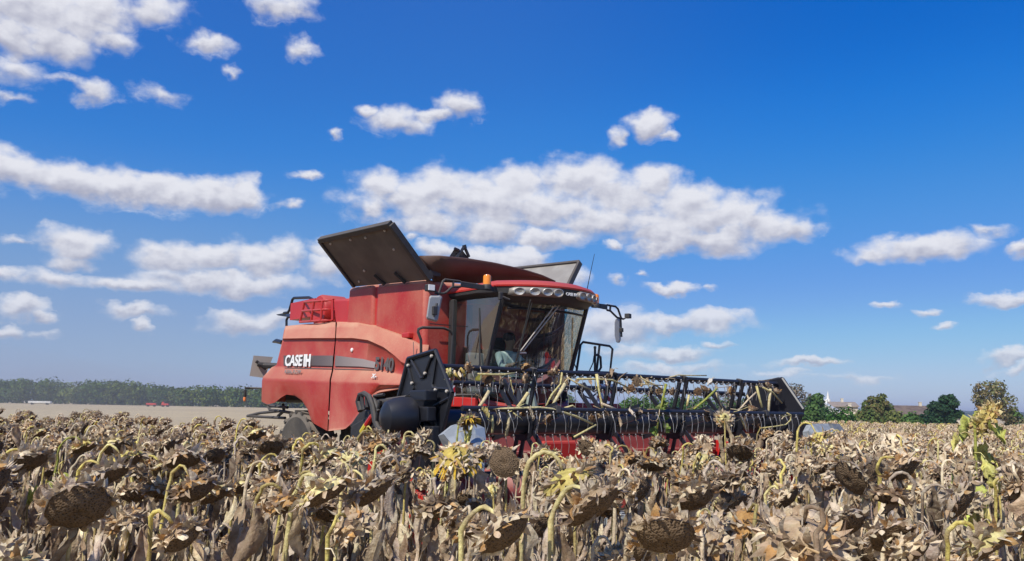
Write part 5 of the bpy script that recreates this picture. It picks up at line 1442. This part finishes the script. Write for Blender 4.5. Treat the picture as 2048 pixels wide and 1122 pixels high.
# ------------------------------------------------------------------ cut heads and stalks caught on the reel
rnd = random.Random(31)
def head_at(px, py, y, size, nrm, label, back=TAN, brown=True):
    p = SY(px, py, y); R = size / 2
    hd, sd_ = make_head(rnd, (0, 0, 0), Vector(nrm), R, back, False, [BRN, TAN, ORG_, DRK], 20, .5)
    root = empty('cut_sunflower_head', to_world(p), YAW); tag(root, label, 'sunflower head', 'cut sunflower heads caught on the reel')
    me = data_of(hd, 'bracts', plant_m); o = bpy.data.objects.new('bracts', me); COL.objects.link(o); o.parent = root
    me = data_of(sd_, 'seed_disc', rust_seed if brown else seed_m); o = bpy.data.objects.new('seed_disc', me); COL.objects.link(o); o.parent = root
rust_seed = material('rusty_seed_face', (.20, .105, .045), .9, col2=(.10, .055, .03), nscale=22, bump=.9, bscale=110)
HEADS = [
 (938, 736, -.05, .115, (.3, -.8, .2), 'brown head beside the yellow bundle at the near end of the top bar'),
 (1052, 734, .02, .10, (0, -.5, -.8), 'brown head lying on the top bar before the driver'),
 (975, 756, -.06, .135, (-.3, -.9, .1), 'round rusty head hanging below the top bar at the door window'),
 (1053, 757, -.05, .125, (.5, -.8, 0), 'brown head hanging under the top bar below the driver'),
 (1113, 741, .03, .085, (.3, -.8, .3), 'rusty head standing on the top bar left of the right cab pillar'),
 (1102, 744, .05, .08, (-.2, -.4, .8), 'thin brown head leaning against the rusty one at the right cab pillar'),
 (1274, 763, -.04, .14, (-.2, -.9, .3), 'large rusty head on the top bar right of the striped board'),
 (1262, 776, -.05, .09, (-.7, -.6, 0), 'narrow brown head hanging below the large rusty one'),
 (1296, 762, .05, .09, (.7, -.6, .2), 'small brown head just right of the large rusty one'),
 (1050, 826, -.28, .11, (0, -.6, -.7), 'orange brown head on the lower bar, left of a pair'),
 (1074, 823, -.28, .11, (.5, -.8, .1), 'greyish head on the lower bar, right of a pair'),
 (1098, 838, -.20, .13, (.3, -.8, -.5), 'dark head hanging below the lower bar at the second spider'),
 (1277, 826, -.28, .115, (-.5, -.8, .2), 'orange brown crescent shaped head on the lower bar below the large rusty one'),
 (1188, 835, -.24, .12, (-.2, -.9, -.2), 'dark brown head tangled in the lower bar under the striped board'),
 (1205, 829, -.26, .09, (.5, -.6, .4), 'small rust brown head tangled in the lower bar under the striped board'),
 (1346, 783, .0, .10, (.4, -.9, 0), 'brown head hanging in the third bay below the top bar'),
 (1318, 782, .02, .075, (-.4, -.9, .1), 'small brown head at the third spider of the reel'),
 (1410, 776, .02, .12, (.2, -.5, .8), 'rusty flat head on the top bar in the fourth bay'),
 (1396, 783, .06, .11, (-.4, -.8, 0), 'dark head below the flat rusty one in the fourth bay'),
 (1463, 781, .05, .12, (.3, -.9, 0), 'dark brown head on the top bar left of the far shield'),
 (1537, 768, .05, .10, (.2, -.5, .9), 'domed grey brown head sitting on the top bar near the far shield'),
 (1555, 780, -.02, .12, (.1, -.4, .9), 'flat rusty head at the far top corner of the reel'),
 (1506, 815, -.15, .13, (.1, -.4, .9), 'pale brown head lying flat before the far shield'),
 (1415, 833, -.3, .14, (.3, -.9, .2), 'fuzzy dark brown head standing on the lower bar in the fourth bay'),
 (1515, 846, -.3, .12, (-.2, -.9, 0), 'grey head hanging below the lower bar at the far shield'),
]
for a in HEADS: head_at(*a[:5], a[5], back=rnd.choice([TAN, BRN, ORG_, STR]), brown=rnd.random() < .75)
def stalk(pts, y, r, label, col=None, head=False):
    P = [SY(p, q, y + (y2 if (y2 := 0) else 0)) for p, q in pts]
    col = col or rnd.choice([(.80, .70, .34), STR, PALE, (.72, .62, .36)])
    o0 = P[0].copy(); b = MB(); cs = []
    n = len(P)
    for i in range(n):
        for k in range(7): cs.append(vary(rnd, lerpc(col, BRN, .25 * rnd.random()), .1))
    b.tube([p - o0 for p in P], [1.1 * r * (1 - .25 * i / n) * rnd.uniform(.85, 1.15) for i in range(n)], 7, cs)
    o = bpy.data.objects.new('broken_stalk', data_of(b, 'broken_stalk', plant_m)); COL.objects.link(o)
    o.location = to_world(o0); o.rotation_euler = (0, 0, YAW)
    tag(o, label, 'sunflower stalk', 'broken sunflower stalks caught on the reel')
    return o
STALKS = [
 ([(956, 748), (985, 749), (1008, 749), (1030, 746)], -.1, .012, 'pale stalk lying along the top bar before the door window'),
 ([(978, 782), (968, 800), (956, 818)], -.1, .020, 'thick yellow stalk slanting across the red cab nose at the near end'),
 ([(1056, 786), (1045, 802), (1032, 818)], -.1, .020, 'yellow stalk slanting below the windshield'),
 ([(1130, 768), (1116, 792), (1102, 816)], -.12, .022, 'thick pale stalk leaning against the third reel strap'),
 ([(1124, 745), (1121, 768), (1103, 790), (1092, 812)], -.1, .012, 'long thin tan stalk dangling beside the thick pale one'),
 ([(1018, 812), (1017, 845), (1012, 872)], -.32, .018, 'upright pale stalk crossing the lower bar over the red sheet'),
 ([(983, 830), (986, 850), (984, 866)], -.33, .017, 'short upright yellow stalk over the red sheet'),
 ([(985, 818), (1030, 817), (1080, 815), (1105, 818), (1150, 832), (1185, 847)], -.35, .015, 'very long pale stalk lying along the lower bar and bending down to the right'),
 ([(1192, 850), (1170, 862), (1148, 874)], -.35, .013, 'short yellow stalk slanting below the long pale one'),
 ([(1128, 817), (1145, 811), (1158, 822)], -.3, .012, 'bent yellow straw on the lower bar at the second spider'),
 ([(1193, 748), (1197, 775), (1203, 806), (1206, 820)], -.15, .017, 'upright pale stalk before the striped warning board'),
 ([(1155, 758), (1190, 758), (1225, 760), (1256, 775)], -.05, .013, 'pale stalk lying along the top bar above the striped warning board'),
 ([(1203, 807), (1236, 820)], -.2, .014, 'short pale stalk lying behind the lower bar under the striped board'),
 ([(1135, 755), (1160, 770), (1185, 780)], 0, .010, 'thin straw crossing the gap right of the cab'),
 ([(1284, 757), (1310, 770), (1330, 783)], -.05, .012, 'pale straw hanging from the large rusty head'),
 ([(1278, 768), (1300, 769), (1326, 771)], -.06, .009, 'thin orange straw on the top bar beside the large rusty head'),
 ([(1332, 768), (1325, 800), (1312, 868)], -.32, .016, 'upright green stalk with limp green leaves caught in the middle of the reel'),
 ([(1328, 757), (1350, 752), (1356, 750), (1380, 751), (1413, 751)], .1, .010, 'stalk sticking out flat above the top bar against the sky'),
 ([(1433, 778), (1410, 800), (1388, 818)], -.05, .018, 'greenish thick stalk slanting through the fourth bay'),
 ([(1378, 790), (1374, 812)], .0, .016, 'short yellow stalk standing beside the third spider'),
 ([(1432, 785), (1440, 805), (1448, 822)], .0, .013, 'tan stalk hanging in the fourth bay'),
 ([(1512, 785), (1496, 800), (1476, 822)], -.1, .013, 'pale stalk slanting before the far shield'),
 ([(1513, 772), (1520, 800), (1528, 828)], -.12, .018, 'left one of two upright pale stalks before the far shield'),
 ([(1541, 778), (1538, 805), (1537, 832)], -.14, .020, 'right one of two upright pale stalks before the far shield'),
 ([(1526, 775), (1545, 785), (1564, 806)], -.15, .014, 'pale stalk slanting down to the right over the far shield'),
 ([(1494, 790), (1502, 808), (1508, 826)], -.1, .011, 'thin brown stalk before the left edge of the far shield'),
 ([(1524, 856), (1550, 853), (1572, 849), (1581, 840), (1582, 830), (1574, 826)], -.38, .011, 'curved tan stalk looping below the lower bar at the far end'),
 ([(1478, 825), (1486, 845), (1492, 858)], -.33, .016, 'short grey stalk standing under the lower bar left of the far shield'),
 ([(910, 741), (906, 760)], -.05, .012, 'short yellow stump at the near corner of the top bar'),
 ([(904, 760), (903, 780), (899, 800)], .1, .014, 'olive stalk hanging down beside the near shield'),
 ([(945, 848), (940, 866), (936, 884)], -.75, .014, 'pale stalk standing before the near divider'),
]
for s_ in STALKS:
    o = stalk(s_[0], s_[1], s_[2], s_[3], GRN if 'green' in s_[3] else None)
    if 'limp green' in s_[3]:
        b = MB(); o0 = SY(1332, 768, -.32)
        for px, py, a in ((1330, 806, 2.6), (1326, 818, .3), (1322, 838, .2), (1318, 852, 3.2), (1331, 796, 3.4)):
            make_leaf(b, rnd, SY(px, py, -.32) - o0, a, .17, .075, (.16, .27, .04), .8, pet=.05)
        ol = bpy.data.objects.new('leaves', data_of(b, 'leaves', plant_m)); COL.objects.link(ol); ol.parent = o
# the tangled yellow bundle at the near corner
b = MB(); o0 = SY(915, 745, -.05)
for i in range(9):
    x0 = rnd.uniform(893, 930)
    b.tube([SY(x0 + rnd.uniform(-6, 6), 741 + rnd.uniform(-6, 6), -.05 + rnd.uniform(-.05, .05)) - o0, SY(x0, 748 + rnd.uniform(-4, 4), -.09) - o0, SY(x0 + rnd.uniform(-12, 12), 752 + rnd.uniform(-2, 10), -.05) - o0], [.014, .016, .008], 6, vary(rnd, rnd.choice([YEL, PALE, (.6, .45, .12)]), .15))
o = bpy.data.objects.new('stalk_bundle', data_of(b, 'stalk_bundle', plant_m)); COL.objects.link(o); o.location = to_world(o0); o.rotation_euler = (0, 0, YAW)
tag(o, 'tangled yellow bundle of crushed stalks at the near corner of the top bar', 'stalk bundle')
# crumpled dead leaves hooked on the bars
for i, (px, py, y, lab) in enumerate([(944, 797, .2, 'curled brown leaf lying on the red cab nose'), (1225, 755, 0, 'crumpled brown leaf on the top bar above the striped board'), (1198, 762, 0, 'grey brown leaf hooked on the top bar left of the striped board'), (1430, 762, 0, 'white torn leaf on the top bar in the fourth bay'), (960, 826, -.3, 'pale yellow crumpled leaf on the lower bar at the near end'), (1236, 745, .05, 'small upright brown leaf on the top bar right of the platform rail')]):
    b = MB(); make_leaf(b, rnd, Vector((0, 0, .05)), rnd.uniform(0, 6), .16, .06, [BRN, TAN, GRY, (.7, .68, .62), (.5, .42, .15), BRN][i], .5)
    o = bpy.data.objects.new('dead_leaf', data_of(b, 'dead_leaf', plant_m)); COL.objects.link(o); o.location = to_world(SY(px, py, y)); o.rotation_euler = (0, 0, YAW)
    tag(o, lab, 'dead leaf', 'dead leaves caught on the reel')

# thin straws and leaf scraps tangled all along the bars: nothing tells one from the next
for i in range(46):
    if i % 2: px, y0, py = rnd.uniform(930, 1590), rnd.uniform(-.05, .2), None
    else: px, y0, py = rnd.uniform(930, 1590), rnd.uniform(-.40, -.30), None
    f = (px - 895) / 670
    py = (739 + 33 * f if i % 2 else 814 + 16 * f) + rnd.uniform(-8, 16)
    L = rnd.uniform(14, 46); a = rnd.uniform(-.6, .6) if rnd.random() < .6 else rnd.uniform(.9, 2.2)
    P = [SY(px + L * t * math.cos(a) + rnd.uniform(-3, 3), py + L * t * math.sin(a) + rnd.uniform(-3, 3), y0 + rnd.uniform(-.04, .04)) for t in (0, .4, .75, 1)]
    b = MB(); cs = []
    col = rnd.choice([STR, PALE, (.72, .60, .34), TAN, BRN])
    for k in range(4): cs += [vary(rnd, col, .15)] * 5
    r = rnd.uniform(.004, .009)
    b.tube([p - P[0] for p in P], [r, r * .9, r * .8, r * .6], 5, cs)
    o = bpy.data.objects.new('straw', data_of(b, 'straw', plant_m)); COL.objects.link(o); o.location = to_world(P[0]); o.rotation_euler = (0, 0, YAW)
    tag(o, 'thin dry straw tangled along the bars of the reel', 'straw', 'thin straws tangled along the reel')
for i in range(26):
    px = rnd.uniform(900, 1585); f = (px - 895) / 670; up = i % 2
    p = SY(px, (741 + 33 * f if up else 816 + 16 * f) + rnd.uniform(-4, 10), .08 if up else -.36)
    b = MB(); make_leaf(b, rnd, Vector((0, 0, .03)), rnd.uniform(0, 6), rnd.uniform(.07, .15), rnd.uniform(.02, .04), rnd.choice([BRN, TAN, GRY, STR]), rnd.uniform(.5, 1), pet=.02)
    o = bpy.data.objects.new('leaf_scrap', data_of(b, 'leaf_scrap', plant_m)); COL.objects.link(o); o.location = to_world(p); o.rotation_euler = (0, 0, YAW)
    tag(o, 'small withered leaf scrap hanging on the bars of the reel', 'leaf scrap', 'leaf scraps hanging on the reel')
# ------------------------------------------------------------------ the summer air between us and the far woods
def haze():
    b = MB(); b.box((0, 1500, 0.5), (7600, 3600, 47)); 
    m = bpy.data.materials.new('haze'); m.use_nodes = True
    t = m.node_tree; t.nodes.clear(); N = NT(t)
    v = N.n('ShaderNodeVolumePrincipled', inp={'Color': (.84, .88, .95, 1), 'Density': 0.00028, 'Anisotropy': 0.2})
    o = N.n('ShaderNodeOutputMaterial'); t.links.new(v.outputs[0], o.inputs['Volume'])
    tag(b.build('haze', m), kind='stuff')
haze()

# dust thrown up behind the machine
def dust():
    b = MB()
    for c, r in (((-7, 26, 1.2), (9, 14, 2.6)), ((-2, 20, 1.0), (5, 9, 2.2))):
        n = 20
        rows = [[Vector((c[0] + r[0] * math.sin(PI * i / 10) * math.cos(2 * PI * k / n), c[1] + r[1] * math.sin(PI * i / 10) * math.sin(2 * PI * k / n), c[2] + r[2] * math.cos(PI * i / 10))) for k in range(n + 1)] for i in range(11)]
        b = MB(); b.grid(rows)
        m = bpy.data.materials.new('dust'); m.use_nodes = True
        t = m.node_tree; t.nodes.clear(); N = NT(t)
        v = N.n('ShaderNodeVolumePrincipled', inp={'Color': (.86, .78, .66, 1), 'Density': 0.006, 'Anisotropy': 0.2})
        o = N.n('ShaderNodeOutputMaterial'); t.links.new(v.outputs[0], o.inputs['Volume'])
        ob = b.build('dust', m); bm = bmesh.new(); bm.from_mesh(ob.data); bmesh.ops.remove_doubles(bm, verts=bm.verts, dist=1e-4); bmesh.ops.recalc_face_normals(bm, faces=bm.faces); bm.to_mesh(ob.data); bm.free()
        ob.location = ORG; ob.rotation_euler = (0, 0, YAW); tag(ob, kind='stuff')
dust()
